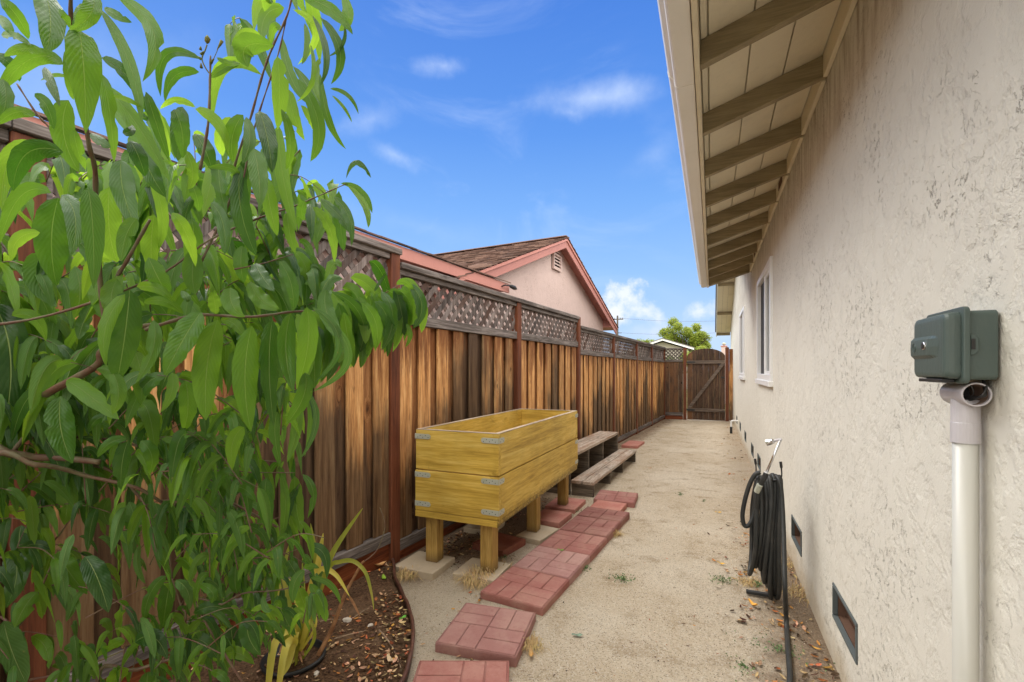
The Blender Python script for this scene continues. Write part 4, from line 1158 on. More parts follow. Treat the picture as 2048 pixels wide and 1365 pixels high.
# far hills: forest ridges a long way off
def hills():
    mb = MB(); n = 160
    for r_, (dist, hgt, sd_) in enumerate(((2300, 118, 3), (1700, 62, 8))):
        base = len(mb.v)
        for i in range(n + 1):
            a = math.pi * 2 * i / n
            h = hgt * (.78 + .5 * mnoise.noise(Vector((math.cos(a) * 3.2 + sd_, math.sin(a) * 3.2, 0))) + .14 * mnoise.noise(Vector((math.cos(a) * 14, math.sin(a) * 14, sd_))))
            for k, (dd, hh) in enumerate(((0, -.1), (120, .5), (300, 1.0), (700, .7))):
                mb.v.append((math.sin(a) * (dist + dd), math.cos(a) * (dist + dd), h * hh))
        for i in range(n):
            for k in range(3): q0 = base + i * 4 + k; mb.f.append((q0, q0 + 1, q0 + 5, q0 + 4))
    m, q = mat('hazy_wooded_hills')
    c = q.n('ShaderNodeTexCoord').outputs['Object']
    nn = q.noise(c, .012, 6, .7).outputs[0]
    setb(q, col=q.mix(q.ss(nn, .35, .65), (.13, .20, .30), (.19, .27, .38)), rough=1.0, spec=0.0)  # blue of distance haze is put into the hill colour
    tag(mb.build('hills', m, smooth=True), kind='structure')
hills()

# ---------------------------------------------------------------- far trees
def leafmat(name, c_top, c_alt, trans, rough=.5):
    m, q = mat(name)
    r = q.n('ShaderNodeNewGeometry').outputs['Random Per Island']
    c = q.n('ShaderNodeTexCoord').outputs['Object']
    n = q.noise(c, .9, 3, .6).outputs[0]
    col = q.mix(q.ss(q.m('ADD', r, q.m('SUBTRACT', n, .5)), .2, .9), c_top, c_alt)
    setb(q, col=col, rough=rough, spec=.3)
    tr = q.n('ShaderNodeBsdfTranslucent', {'Color': (*trans, 1)})
    mx = q.n('ShaderNodeMixShader', {0: .35, 1: q.b.outputs[0], 2: tr.outputs[0]})
    q.nt.links.new(mx.outputs[0], q.o.inputs[0]); return m
M_FT1 = leafmat('light_green_leaves', (.13, .19, .025), (.28, .33, .045), (.50, .55, .06))
M_FT2 = leafmat('mid_green_leaves', (.06, .10, .025), (.15, .18, .05), (.25, .32, .06))
M_BARK = plain('tree_bark', (.075, .058, .045), .9, .1, sc=12)
def far_tree(name, label, cat, u, Z, lobes, n, ls, M_, trunk=.16, seed=1, grp=None):
    rd = random.Random(seed)
    p, rz0 = face_cam(u, Z)
    t = thing(name, label, cat, tuple(p), rz0, grp)
    mb = MB(); tot = sum(l[3] * l[4] for l in lobes)
    for (lx, ly, lz, rx, rzz) in lobes:
        k = int(n * rx * rzz / tot)
        # sub clumps on each lobe
        cl = []
        for _ in range(16):
            v = Vector((rd.gauss(0, 1), rd.gauss(0, 1), rd.gauss(0, 1))).normalized() * rd.uniform(.25, .90)
            cl.append((Vector((lx + v.x * rx, ly + v.y * rx, lz + v.z * rzz)), rd.uniform(.20, .42) * min(rx, rzz)))
        for _ in range(k):
            c, cr = rd.choice(cl)
            d = Vector((rd.gauss(0, 1), rd.gauss(0, 1), rd.gauss(0, 1))).normalized()
            q0 = c + d * cr * rd.uniform(.55, 1.15)
            a = Vector((rd.gauss(0, 1), rd.gauss(0, 1), rd.gauss(0, .6))).normalized(); b = a.orthogonal().normalized()
            s = ls * rd.uniform(.6, 1.3)
            mb.add([q0, q0 + (a + b * .5) * s * .6, q0 + a * s * 1.3, q0 + (a - b * .5) * s * .6], [(0, 1, 2, 3)])
    mb.build('crown', M_, t)
    tb = MB(); l0 = lobes[0]
    tb.tube([(0, 0, -.2), (.05, 0, l0[2] * .35), (0, 0, l0[2] * .7)], [trunk, trunk * .75, trunk * .5], 10)
    for (lx, ly, lz, rx, rzz) in lobes:
        for _ in range(4):
            e = Vector((lx + rd.uniform(-.7, .7) * rx, ly + rd.uniform(-.6, .6) * rx, lz + rd.uniform(-.2, .7) * rzz))
            m_ = Vector((0, 0, l0[2] * .6)).lerp(e, .5) + Vector((0, 0, -.15))
            tb.tube(spline([(0, 0, l0[2] * .5), m_, e], 5), [trunk * .4 * (1 - k / 11.5) + .01 for k in range(11)], 6)
    tb.build('trunk', M_BARK, t, smooth=True)
Z = 44; k_ = Z / F_PX
far_tree('leafy_tree', 'large light green tree with two rounded lobes beyond the gate', 'tree', 1372, Z,
         [(-.95, 0, 4.75, 1.50, 2.15), (1.15, 0, 4.5, 1.45, 1.95), (0, .5, 3.4, 1.7, 1.4), (-1.95, 0, 5.0, .6, .5)], 20000, .15, M_FT1, .2, 4)
far_tree('leafy_tree', 'low yellow green tree crown just above the fence to the left of the pale house', 'tree', 1292, 52,
         [(0, 0, 4.1, 1.5, 1.25), (1.3, 0, 3.8, 1.1, .9)], 6500, .17, M_FT1, .15, 9)
far_tree('leafy_tree', 'duller olive tree behind the pale house gable', 'tree', 1322, 75,
         [(0, 0, 4.6, 2.2, 1.4)], 4500, .24, M_FT2, .2, 12)
far_tree('bushy_shrub', 'bright green rounded shrub showing just over the arched gate', 'shrub', 1405, 24,
         [(0, 0, 2.0, .95, .62), (-.8, 0, 1.95, .5, .5)], 5000, .075, M_FT1, .06, 15)
far_tree('bushy_shrub', 'green hedge top seen between the fence lattice and the gate', 'shrub', 1352, 30,
         [(0, 0, 1.7, 1.3, .62)], 2200, .08, M_FT2, .06, 16)
far_tree('leafy_tree', 'dark green tree reflected in the near window', 'tree', 1100, 26,
         [(0, 0, 3.0, 1.4, 1.0)], 300, .10, M_FT2, .12, 17) if False else None
# ---------------------------------------------------------------- young peach tree on the left
def peach_leaf_mat():
    m, q = mat('peach_leaf')
    uv = q.n('ShaderNodeUVMap').outputs[0]
    s = q.n('ShaderNodeSeparateXYZ', {0: uv}); u, v = s.outputs[0], s.outputs[1]
    geo = q.n('ShaderNodeNewGeometry')
    r = geo.outputs['Random Per Island']; bf = geo.outputs['Backfacing']
    c = q.n('ShaderNodeTexCoord').outputs['Object']
    au = q.m('ABSOLUTE', q.m('SUBTRACT', u, .5))
    n = q.noise(c, 22, 4, .6).outputs[0]
    # side veins sweep towards the tip
    ph = q.m('SUBTRACT', q.m('MULTIPLY', v, 13.0), q.m('MULTIPLY', au, 7.0))
    ph = q.m('ADD', ph, q.m('MULTIPLY', n, .8))
    fr = q.m('ABSOLUTE', q.m('SUBTRACT', q.m('FRACT', ph), .5))
    vein = q.m('MULTIPLY', q.ss(fr, .10, .0), q.ss(au, .5, .25))
    mid = q.ss(au, .026, .008)
    top = q.ramp(r, [(0, (.012, .046, .008)), (.35, (.022, .082, .008)), (.6, (.040, .132, .008)), (.8, (.076, .195, .010)), (1, (.135, .290, .015))])
    top = q.mix(q.ss(n, .4, .7, 0, .35), top, (.075, .15, .03))
    und = q.mix(.5, top, (.105, .215, .038))
    col = q.mix(bf, top, und)
    col = q.mix(q.m('MULTIPLY', vein, .13), col, (.16, .27, .07))
    col = q.mix(q.m('MULTIPLY', mid, .75), col, (.30, .38, .12))
    # a few yellowed or scarred leaves
    sp = q.noise(c, 95, 2, .5).outputs[0]
    col = q.mix(q.m('MULTIPLY', q.ss(sp, .72, .78), .5), col, (.30, .26, .06))
    setb(q, col=col, rough=q.m('ADD', q.m('MULTIPLY', bf, .2), .30), spec=.38)
    qh = q.m('SUBTRACT', q.m('MULTIPLY', q.ss(fr, .0, .45), .28), q.m('MULTIPLY', mid, .8))
    qh = q.m('ADD', qh, q.m('MULTIPLY', q.noise(c, 75, 3, .6).outputs[0], .9))
    setb(q, nor=bump(q, qh, .0016, .8))
    tcol = q.mix(.5, (.20, .42, .03), (.32, .55, .05))
    tcol = q.mix(r, (.10, .30, .018), (.39, .61, .045))
    tcol = q.mix(q.m('MULTIPLY', vein, .4), tcol, (.10, .22, .02))
    tr = q.n('ShaderNodeBsdfTranslucent', {'Color': tcol})
    mx = q.n('ShaderNodeMixShader', {0: q.m('ADD', .24, q.m('MULTIPLY', r, .34)), 1: q.b.outputs[0], 2: tr.outputs[0]})
    q.nt.links.new(mx.outputs[0], q.o.inputs[0])
    return m
class LeafMesh(MB):
    def __init__(s): super().__init__(); s.uv = []
LM = LeafMesh()
lr = random.Random(21)
def leaf(p0, p1, p2, width, roll=None, fold=None, ruf=None, n=14, front=True, mbx=None, calm=False):
    """lanceolate leaf along the quadratic p0-p1-p2, facing the viewer side by default, rolled about its spine"""
    mb = mbx or LM
    if roll is None: roll = lr.gauss(0, .45)
    if fold is None: fold = lr.uniform(.22, .85)
    if ruf is None: ruf = lr.uniform(.03, .16)
    if not front: roll += math.pi
    k1, k2, ph = lr.uniform(2.2, 4.5), lr.uniform(6, 10), lr.uniform(0, 6.28)
    tw = lr.uniform(-.5, .5) if lr.random() < .6 else lr.uniform(-1.3, 1.3)
    if calm: tw = lr.uniform(-.35, .35); fold = lr.uniform(.15, .5)
    nt = (lr.uniform(.15, .9), lr.choice((-1, 1)), lr.uniform(.3, .8)) if lr.random() < .22 else None
    asym = lr.uniform(.9, 1.1)
    pa, pb = lr.uniform(.45, .62), lr.uniform(.62, .85)
    pm_ = (pa / (pa + pb)) ** pa * (pb / (pa + pb)) ** pb
    b = len(mb.v); cols = 6
    L = (p1 - p0).length + (p2 - p1).length
    for i in range(n + 1):
        t = i / n
        p = p0 * (1 - t) ** 2 + p1 * 2 * t * (1 - t) + p2 * t * t
        tg = ((p1 - p0) * (1 - t) + (p2 - p1) * t).normalized()
        vd = (Vector((0, 0, CAM_H)) - p).normalized()
        side = tg.cross(vd)
        if side.length < 1e-4: side = tg.orthogonal()
        side.normalize(); nr = side.cross(tg).normalized()
        a = roll + tw * (t - .4)
        sd_ = side * math.cos(a) + nr * math.sin(a); nn = nr * math.cos(a) - side * math.sin(a)
        wv = (t ** pa) * ((1 - t) ** pb) / pm_ if 0 < t < 1 else .02
        hw = width * .5 * max(wv, .015)
        for c in range(cols + 1):
            x = (c / cols) * 2 - 1
            off = abs(x) * hw * math.tan(fold) * .9 + (x * x) * hw * (-.30)
            off += ruf * hw * 1.6 * (abs(x) ** 1.6) * math.sin(k1 * 2 * math.pi * t + ph + (1.9 if x > 0 else 0)) * math.sin(math.pi * t) ** .5
            off += .05 * hw * abs(x) * math.sin(k2 * 2 * math.pi * t + ph)
            nk = 1.0 if nt is None or x * nt[1] <= 0 else 1 - nt[2] * math.exp(-((t - nt[0]) / .045) ** 2)
            e = nk * hw * (asym if x > 0 else 2 - asym) * (1 + .03 * math.sin(31 * t + ph + x))
            q0 = p + sd_ * (x * e) + nn * off
            mb.v.append(tuple(q0)); mb.uv.append(((x + 1) / 2, t))
    for i in range(n):
        for c in range(cols):
            a = b + i * (cols + 1) + c
            mb.f.append((a, a + 1, a + cols + 2, a + cols + 1))
def fence_Z(u):
    r = ray(u, HY); return (FP0.x - FS * FP0.y) / (r.x - FS * r.y)
petl = MB()
def leaf_px(c0, c1, c2, w, Z, sc, ox, oy, front=None, roll=None):
    P = [(a * sc + ox, b * sc + oy) for a, b in (c0, c1, c2)]
    Zb = Z + lr.uniform(-.03, .03); dz = lr.uniform(-.05, .06)
    zl = fence_Z(min(max(P[0][0], -60), 800)) - .10
    Zs = [min(Zb, zl), min(Zb + dz * .3 - .015, zl), min(Zb + dz, zl)]
    av = ((P[0][0] + P[2][0]) / 2, (P[0][1] + P[2][1]) / 2)
    P[1] = (P[1][0] + .45 * (P[1][0] - av[0]), P[1][1] + .45 * (P[1][1] - av[1]))
    v3 = [at(u, v, z_) for (u, v), z_ in zip(P, Zs)]
    W = w * sc * Z / F_PX
    if front is None: front = lr.random() < .72
    leaf(v3[0], v3[1], v3[2], W * (1.0 if sc < .23 else .78 if sc < .9 else .84), roll=lr.gauss(0, .22) if roll is None else roll, front=front, calm=True)
    return v3
SA = .2637; SB = .3906
LA = [ # base, middle control, tip, width ; crop of the top-left corner
 ((600,230),(640,520),(650,1010),270,1),((330,-90),(400,160),(345,400),230,1),((700,-60),(720,110),(520,245),150,1),((880,-30),(1240,240),(1082,620),150,0),
 ((760,70),(1000,460),(1075,935),110,0),((770,440),(980,560),(1110,860),110,1),((790,60),(880,120),(1000,172),85,1),((480,492),(240,380),(-40,745),150,1),
 ((330,400),(180,350),(30,430),90,1),((0,-10),(140,120),(215,300),120,1),((-20,130),(60,190),(92,275),100,1),((10,265),(120,270),(235,352),90,1),
 ((520,762),(450,1000),(600,1310),190,1),((770,560),(840,850),(865,1235),120,1),((780,650),(1010,880),(1275,1350),150,0),((1110,700),(1190,960),(1285,1225),110,1),
 ((262,735),(360,780),(410,985),120,0),((270,880),(120,830),(-20,950),95,1),((340,510),(390,640),(455,810),80,1),((520,590),(420,560),(308,612),36,1),
 ((480,1155),(170,1110),(100,1450),190,0),((500,380),(520,620),(560,760),85,1),((860,730),(980,760),(1070,815),48,1),((20,600),(60,760),(0,900),110,1),
 ((-30,420),(90,480),(150,620),110,1),((440,90),(500,130),(520,210),80,1),((560,980),(580,1130),(650,1290),100,0),((690,1010),(760,1080),(840,1120),90,1),
 ((930,1010),(1000,1000),(1000,950),70,1),((990,1070),(1060,1200),(1100,1340),140,1),((1320,830),(1390,980),(1385,1200),140,1),((640,30),(600,150),(560,250),100,1)]
LB = [((1400,236),(1230,220),(1270,345),130,1),((1420,290),(1435,450),(1420,665),105,1),((1330,570),(1375,720),(1392,885),110,1),((1340,385),(1120,280),(1088,612),75,0),
 ((1335,185),(1250,150),(1185,236),45,1),((1455,40),(1340,70),(1345,240),85,0),((1540,-20),(1720,50),(1806,178),80,0),((1750,-30),(1800,90),(1735,160),70,1),
 ((1765,130),(1765,240),(1680,290),24,1),((1640,90),(1770,270),(1695,432),62,0),((1500,50),(1660,150),(1525,332),48,1),((1590,230),(1620,420),(1520,522),32,1),
 ((1600,80),(1690,280),(1640,440),44,1),((1690,455),(1790,480),(1836,586),28,1),((1700,490),(1765,550),(1802,628),20,1),((1640,380),(1670,620),(1772,765),52,1),
 ((1450,200),(1470,380),(1570,530),70,0),((1500,340),(1620,500),(1642,655),62,1),((1520,400),(1660,640),(1590,828),88,0),((1440,560),(1500,720),(1463,872),60,1),
 ((1425,640),(1440,900),(1520,1190),84,0),((1230,850),(1220,1080),(1312,1310),125,1),((1000,560),(1130,620),(1170,790),72,1),((1060,860),(1250,860),(1138,1022),55,0),
 ((720,730),(760,880),(850,1012),112,1),((620,820),(620,980),(705,1185),135,1),((560,960),(550,1180),(600,1345),145,1),((300,1015),(250,1220),(290,1465),190,1),
 ((315,1000),(400,1090),(368,1305),105,1),((450,960),(480,1150),(480,1480),120,0),((270,785),(40,740),(8,1080),110,0),((262,990),(100,960),(0,1245),95,0),
 ((205,1192),(80,1210),(60,1335),70,1),((575,560),(720,690),(868,925),95,0),((745,470),(830,650),(868,805),66,0),((950,770),(1000,890),(960,970),85,1),
 ((760,880),(850,1100),(808,1282),66,0),((880,1090),(960,1190),(1002,1365),86,1),((1080,1040),(1150,1130),(1150,1305),86,1),((1900,912),(1820,800),(1772,915),40,0),
 ((1745,940),(1860,970),(1906,1092),46,1),((1780,950),(1880,1050),(1885,1168),42,1),((1640,1020),(1740,1100),(1800,1200),66,1),((1600,1060),(1700,1160),(1712,1345),76,0),
 ((1710,1010),(1800,1110),(1800,1262),58,1),((1735,980),(1740,1150),(1762,1285),84,0),((1560,1030),(1540,1080),(1555,1130),60,0),((1470,1090),(1480,1190),(1512,1300),64,0),
 ((1440,960),(1380,1040),(1390,1180),80,0),((980,940),(1010,1010),(1020,1085),70,1),((1000,550),(900,500),(820,560),44,1),((1020,370),(880,370),(845,525),66,0),
 ((1030,305),(820,240),(822,495),60,1),((935,548),(915,660),(910,825),100,1),((1245,590),(1180,690),(1195,835),98,1),((1000,685),(1060,780),(1085,875),105,1),
 ((1080,400),(1150,340),(1240,320),50,1),((1110,295),(1170,330),(1230,325),36,1),((1480,460),(1500,600),(1560,720),80,0),((1540,540),(1620,640),(1610,700),60,1),
 ((1440,160),(1400,120),(1385,235),50,1),((1560,120),(1580,240),(1545,330),40,1),((1380,0),(1370,-20),(1355,60),70,0),((1640,300),(1600,420),(1640,520),50,1),
 ((1260,600),(1290,720),(1240,840),70,0),((1180,600),(1120,700),(1140,800),80,1),((1660,880),(1640,960),(1660,1000),0.1,1),((1300,760),(1330,900),(1330,1060),110,0),
 ((1120,820),(1120,950),(1160,1090),100,1),((980,1120),(1000,1250),(960,1360),110,1),((700,1120),(640,1200),(620,1340),90,0),((790,1100),(770,1250),(780,1400),110,0),
 ((1360,900),(1380,1060),(1420,1210),90,1)]
LC = [((1030,490),(940,620),(842,815),165,1),((1115,530),(1050,760),(1055,1045),160,1),((1290,560),(1240,820),(1285,1105),150,1),((1395,530),(1370,760),(1402,1075),120,1),
 ((1490,495),(1450,680),(1505,905),112,1),((1570,465),(1590,650),(1518,885),125,1),((1600,465),(1790,640),(1608,852),52,0),((1600,470),(1860,720),(1600,898),54,0),
 ((1560,800),(1570,920),(1465,1065),100,1),((665,375),(640,620),(600,845),185,1),((640,400),(520,560),(545,770),90,1),((785,530),(800,680),(695,855),80,0),
 ((1130,530),(1200,540),(1250,625),70,1),((735,445),(840,420),(940,500),62,1),((700,360),(820,360),(885,440),70,1),((1000,395),(960,380),(1035,470),56,1),
 ((1105,500),(1100,430),(1080,385),80,1),((1180,365),(1180,460),(1255,515),110,1),((1280,335),(1330,440),(1430,475),105,1),((1505,180),(1590,280),(1550,455),86,1),
 ((1310,240),(1340,310),(1405,385),100,1),((1430,230),(1500,340),(1500,485),80,0),((1670,375),(1660,500),(1765,645),100,1),((1700,390),(1850,470),(1872,655),66,0),
 ((1760,490),(1780,620),(1810,775),86,1),((1830,500),(1880,640),(1850,775),66,0),((1850,440),(1940,540),(1920,685),82,1),((1910,430),(1980,560),(1970,705),70,1),
 ((-10,345),(260,400),(240,705),90,0),((-40,440),(80,700),(10,1130),210,1),((60,510),(180,500),(235,640),80,0),((215,185),(170,330),(292,465),125,0),
 ((385,255),(420,400),(378,525),110,1),((465,450),(420,560),(402,630),76,0),((340,840),(440,900),(610,1040),110,0),((310,920),(300,1090),(372,1265),150,1),
 ((570,790),(620,900),(575,1015),86,0),((690,690),(730,810),(722,965),105,0),((880,800),(890,900),(820,1005),72,0),((950,840),(970,980),(938,1105),105,0),
 ((200,880),(110,960),(60,1155),76,0),((590,1038),(500,1020),(450,1110),56,1),((650,1140),(560,1150),(500,1235),60,1),((655,1150),(620,1260),(620,1400),100,1),
 ((720,1150),(790,1220),(762,1325),86,1),((1540,900),(1610,960),(1560,1230),46,0),((1580,910),(1640,1050),(1540,1240),40,0),((1420,1000),(1400,1120),(1440,1290),70,1),
 ((1520,930),(1530,1080),(1470,1260),70,0),((1480,900),(1600,900),(1600,1040),36,1),((600,320),(560,420),(590,520),110,0),((1000,170),(980,300),(1000,400),120,0),
 ((1240,150),(1230,260),(1250,340),90,0),((760,210),(820,340),(860,400),120,0),((480,330),(500,420),(520,520),90,0),((840,640),(870,760),(820,900),80,0),
 ((930,380),(960,420),(960,440),50,0),((1640,600),(1620,720),(1650,800),70,0),((560,1100),(520,1050),(440,1110),40,1),((1250,1080),(1180,1150),(1190,1300),90,1)]
LC2 = [((985,645),(1130,760),(1085,1070),150,1),((1080,640),(1200,740),(1195,960),90,1),((1085,545),(1260,590),(1225,885),70,0),((1150,945),(1200,1050),(1140,1160),46,0),
 ((740,755),(850,900),(868,1195),125,1),((865,745),(1010,900),(975,1250),112,1),((600,800),(760,900),(640,1350),150,0),((480,650),(600,900),(590,1040),150,0),
 ((500,660),(760,700),(770,960),60,0),((890,690),(960,700),(980,760),50,0),((860,650),(900,580),(975,470),30,1),((780,720),(820,660),(840,700),60,0),
 ((700,1000),(760,1150),(730,1350),80,1),((1060,590),(1160,540),(1250,760),60,1),((120,270),(260,420),(220,780),130,1),((30,370),(60,560),(110,830),110,0),
 ((290,310),(360,600),(380,850),90,0),((400,560),(480,600),(460,640),60,0),((920,760),(940,960),(1000,1180),80,1)]
LD = [((305,280),(220,440),(155,645),110,1),((330,330),(350,440),(328,560),110,0),((435,300),(460,420),(440,565),100,1),((500,220),(500,290),(530,380),100,1),
 ((645,150),(660,270),(618,395),112,1),((725,130),(780,210),(748,305),86,1),((930,350),(950,520),(905,700),112,1),((1085,388),(1060,530),(1102,708),122,1),
 ((1160,400),(1170,480),(1205,545),80,1),((1200,540),(1190,640),(1212,755),90,1),((1290,290),(1270,340),(1290,405),60,0),((1365,318),(1350,450),(1382,598),100,1),
 ((1440,300),(1470,450),(1440,625),60,0),((1510,310),(1510,440),(1545,605),92,1),((1550,300),(1620,390),(1575,525),50,1),((1165,370),(1250,360),(1312,445),60,1),
 ((660,440),(700,550),(655,662),90,1),((640,440),(570,540),(648,655),60,0),((755,380),(730,470),(728,535),80,0),((790,445),(830,550),(788,655),70,0),
 ((300,695),(340,790),(448,915),112,1),((435,720),(500,820),(556,1008),122,1),((272,700),(210,850),(215,1040),100,1),((265,685),(160,640),(48,735),60,1),
 ((60,690),(100,810),(30,985),130,1),((275,710),(190,750),(165,860),40,0),((340,880),(380,960),(338,1055),60,0),((190,900),(120,980),(75,1085),100,1),
 ((875,830),(850,960),(835,1085),92,1),((850,820),(760,900),(738,1055),70,1),((900,840),(970,890),(972,995),70,0),((990,1012),(1100,960),(1212,1022),78,1),
 ((1285,1000),(1380,970),(1452,1052),50,1),((1275,1030),(1260,1130),(1335,1225),110,1),((1420,920),(1440,1010),(1515,1125),80,1),((1185,1070),(1190,1170),(1235,1260),100,1),
 ((1530,880),(1550,950),(1585,1015),80,1),((1585,860),(1650,950),(1670,1055),70,1),((1590,830),(1700,850),(1745,965),38,0),((1575,670),(1670,690),(1672,835),64,1),
 ((1400,730),(1410,790),(1455,835),50,1),((1475,740),(1510,800),(1555,875),70,1),((1555,780),(1590,765),(1635,780),40,1),((965,1150),(1040,1140),(1115,1245),90,1),
 ((925,1170),(900,1240),(920,1315),90,1),((1090,1258),(1190,1190),(1302,1272),76,1),((690,1160),(790,1110),(858,1245),108,1),((640,1150),(570,1170),(500,1235),70,1),
 ((620,1285),(590,1340),(570,1410),110,1),((760,1310),(750,1360),(760,1420),90,1),((1080,1310),(1140,1320),(1180,1395),56,1),((20,1050),(50,1190),(135,1370),130,0),
 ((160,1130),(240,1170),(250,1295),70,1),((330,1205),(380,1180),(432,1245),66,1),((1290,600),(1290,680),(1330,760),70,1),((1250,560),(1350,590),(1370,690),50,1),
 ((1130,650),(1080,740),(1090,830),80,1),((1210,760),(1200,850),(1215,910),80,1),((1000,640),(960,760),(970,850),80,1),((720,660),(690,760),(745,860),40,0),
 ((1345,920),(1360,1000),(1395,990),40,0),((1300,760),(1320,840),(1290,900),70,1),((1420,640),(1470,600),(1500,700),40,0),((110,560),(90,660),(120,760),90,1),
 ((30,480),(90,480),(130,560),60,0),((560,420),(520,480),(560,560),80,0),((1020,860),(1100,900),(1080,960),60,1),((1560,790),(1500,850),(1500,960),70,1)]
for L_, sc, ox, oy, Z0, Z1 in ((LA, SA, 0, 0, .66, .84), (LB, SB, 0, 0, .84, 1.02), (LC, SB, 0, 433, .92, 1.12), (LC2, .2198, 560, 440, 1.12, 1.22), (LD, SB, 0, 832, 1.12, 1.36)):
    for c0, c1, c2, w, fr in L_:
        if w < 1: continue
        z_ = lr.uniform(Z0, Z1)
        if c0[0] * sc + ox > 560 and L_ is not LC2: z_ = min(z_ + .08, Z1 + .08)
        if L_ is LC and LC.index((c0, c1, c2, w, fr)) < 12: z_ = lr.uniform(.87, .92)
        leaf_px(c0, c1, c2, w, z_, sc, ox, oy, front=bool(fr) if lr.random() < .9 else not fr)

# the leafy shoot reaching over the fence post: leaves hang in a row from it
for k in range(17):
    t_ = k / 16
    u_ = 596 + 222 * t_; v_ = 628 - 60 * t_
    L_ = 165 - 62 * t_; z_ = 1.04 + .16 * t_
    for sgn in (0, 1):
        uu = u_ + sgn * 7 + lr.uniform(-5, 5)
        leaf_px((uu, v_), (uu + lr.uniform(8, 34), v_ + L_ * .42), (uu + lr.uniform(-12, 22), v_ + L_ * lr.uniform(.72, 1.05)), 38 - 11 * t_, z_ + .05 * sgn, 1.0, 0, 0, front=lr.random() < .75)
# twigs and limbs
tw = MB()
def twig(pts, Z, r0, r1, sc=1, ox=0, oy=0, ext=None, n=6):
    P = [at(a * sc + ox, b * sc + oy, (Z[0] + (Z[1] - Z[0]) * i / max(1, len(pts) - 1))) for i, (a, b) in enumerate(pts)]
    if ext: P = [Vector(e) for e in ext] + P
    S = spline(P, n); m_ = len(S)
    rr_ = [r0 + (r1 - r0) * i / (m_ - 1) + .0004 * math.sin(i * 1.7) for i in range(m_)]
    tw.tube(S, rr_, 8)
    return S
TRB = Vector((-1.62, .30, 0)); T1 = Vector((-1.60, .32, .62)); T2 = Vector((-1.50, .30, 1.05)); T3 = Vector((-1.42, .32, 1.42)); T4 = Vector((-1.36, .30, 1.85))
TT = []
TT.append(twig([(142,-30),(143,60),(160,180),(178,290),(190,340),(192,420),(200,560),(215,680)][::-1], (1.0,.74), .0055, .0028))
TT.append(twig([(34,168),(74,229),(103,261),(150,330)], (.84,.88), .0014, .0022))
TT.append(twig([(390,550),(460,400),(470,330),(500,240),(525,150),(545,95),(578,20),(590,-60)], (1.04,.94), .0028, .0018))
TT.append(twig([(480,400),(500,290),(520,220),(556,110),(572,40)], (1.0,.96), .0020, .0013))
TT.append(twig([(400,340),(416,250),(420,160),(421,112)], (.96,.95), .0030, .0018))
TT.append(twig([(300,560),(420,480),(527,433),(586,414),(640,391),(695,367)], (1.02,1.06), .0030, .0011, ext=[T3, at(60, 640, 1.0)]))
TT.append(twig([(0,876),(100,872),(176,876),(235,882),(300,900)], (1.20,1.22), .0050, .0028, ext=[T2]))
TT.append(twig([(-60,915),(25,909),(70,915),(130,917),(200,925)], (1.05,1.15), .0105, .0070, ext=[T1.lerp(T2, .6)]))
TT.append(twig([(22,910),(40,885),(50,870)], (1.08,1.10), .0060, .0022))
TT.append(twig([(-40,927),(70,930),(121,937),(176,953),(273,976),(330,1010)], (1.02,1.22), .0075, .0032, ext=[T1.lerp(T2, .5)]))
TT.append(twig([(-60,870),(50,820),(86,792),(130,768),(195,730),(205,700),(280,655),(312,652)], (1.10,1.02), .0125, .0040, ext=[T2]))
TT.append(twig([(205,700),(230,570),(255,520),(300,440)], (1.0,.98), .0050, .0030))
TT.append(twig([(290,660),(367,636),(406,630),(504,634),(586,624),(650,622),(714,609),(760,592),(797,571)], (1.00,1.20), .0042, .0014))
TT.append(twig([(375,859),(430,886)], (1.20,1.22), .0035, .0025))
TT.append(twig([(305,918),(340,924),(390,926),(453,937),(500,945),(590,946)], (1.20,1.30), .0032, .0011, ext=[T1 + Vector((.5, .6, .3))]))
TT.append(twig([(305,918),(332,953),(363,969),(430,982),(480,976)], (1.20,1.24), .0028, .0012))
TT.append(twig([(400,1225),(445,1209),(488,1187),(547,1182),(586,1174),(617,1160)], (1.28,1.34), .0034, .0013, ext=[T1 + Vector((.6, .6, -.35))]))
TT.append(twig([(195,1363),(273,1340),(348,1316)], (1.22,1.26), .0062, .0040, ext=[T1 + Vector((.35, .35, -.45))]))
TT.append(twig([(344,1156),(363,1215),(371,1227),(371,1273),(363,1285),(340,1316)], (1.26,1.26), .0018, .0034))
TT.append(twig([(170,930),(219,941),(273,988),(330,1080),(344,1156)], (1.2,1.26), .0045, .0022))
TT.append(twig([(500,1118),(566,1109),(605,1094)], (1.30,1.34), .0018, .0010))
TT.append(twig([(340,1325),(371,1324),(414,1336),(440,1355)], (1.24,1.24), .0022, .0012))
TT.append(twig([(250,1293),(243,1340),(235,1400)], (1.2,1.2), .0015, .0022))
TT.append(twig([(469,539),(527,527),(586,509)], (1.05,1.07), .0018, .0010))
TT.append(twig([(-20,1110),(60,1120),(117,1072),(150,1020)], (1.22,1.25), .0034, .0018))
TT.append(twig([(-30,1240),(40,1250),(117,1100)], (1.2,1.22), .0040, .0020, ext=[T1]))
TT.append(twig([(60,1360),(150,1340),(273,1290),(250,1293)], (1.18,1.22), .0032, .0016))
TT.append(twig([(352,1005),(332,1060),(300,1130)], (1.3,1.32), .0025, .0012))
M_TWIG = plain('peach_twig', (.115, .052, .034), .55, .35, sc=30, dark=(.13, .115, .06))

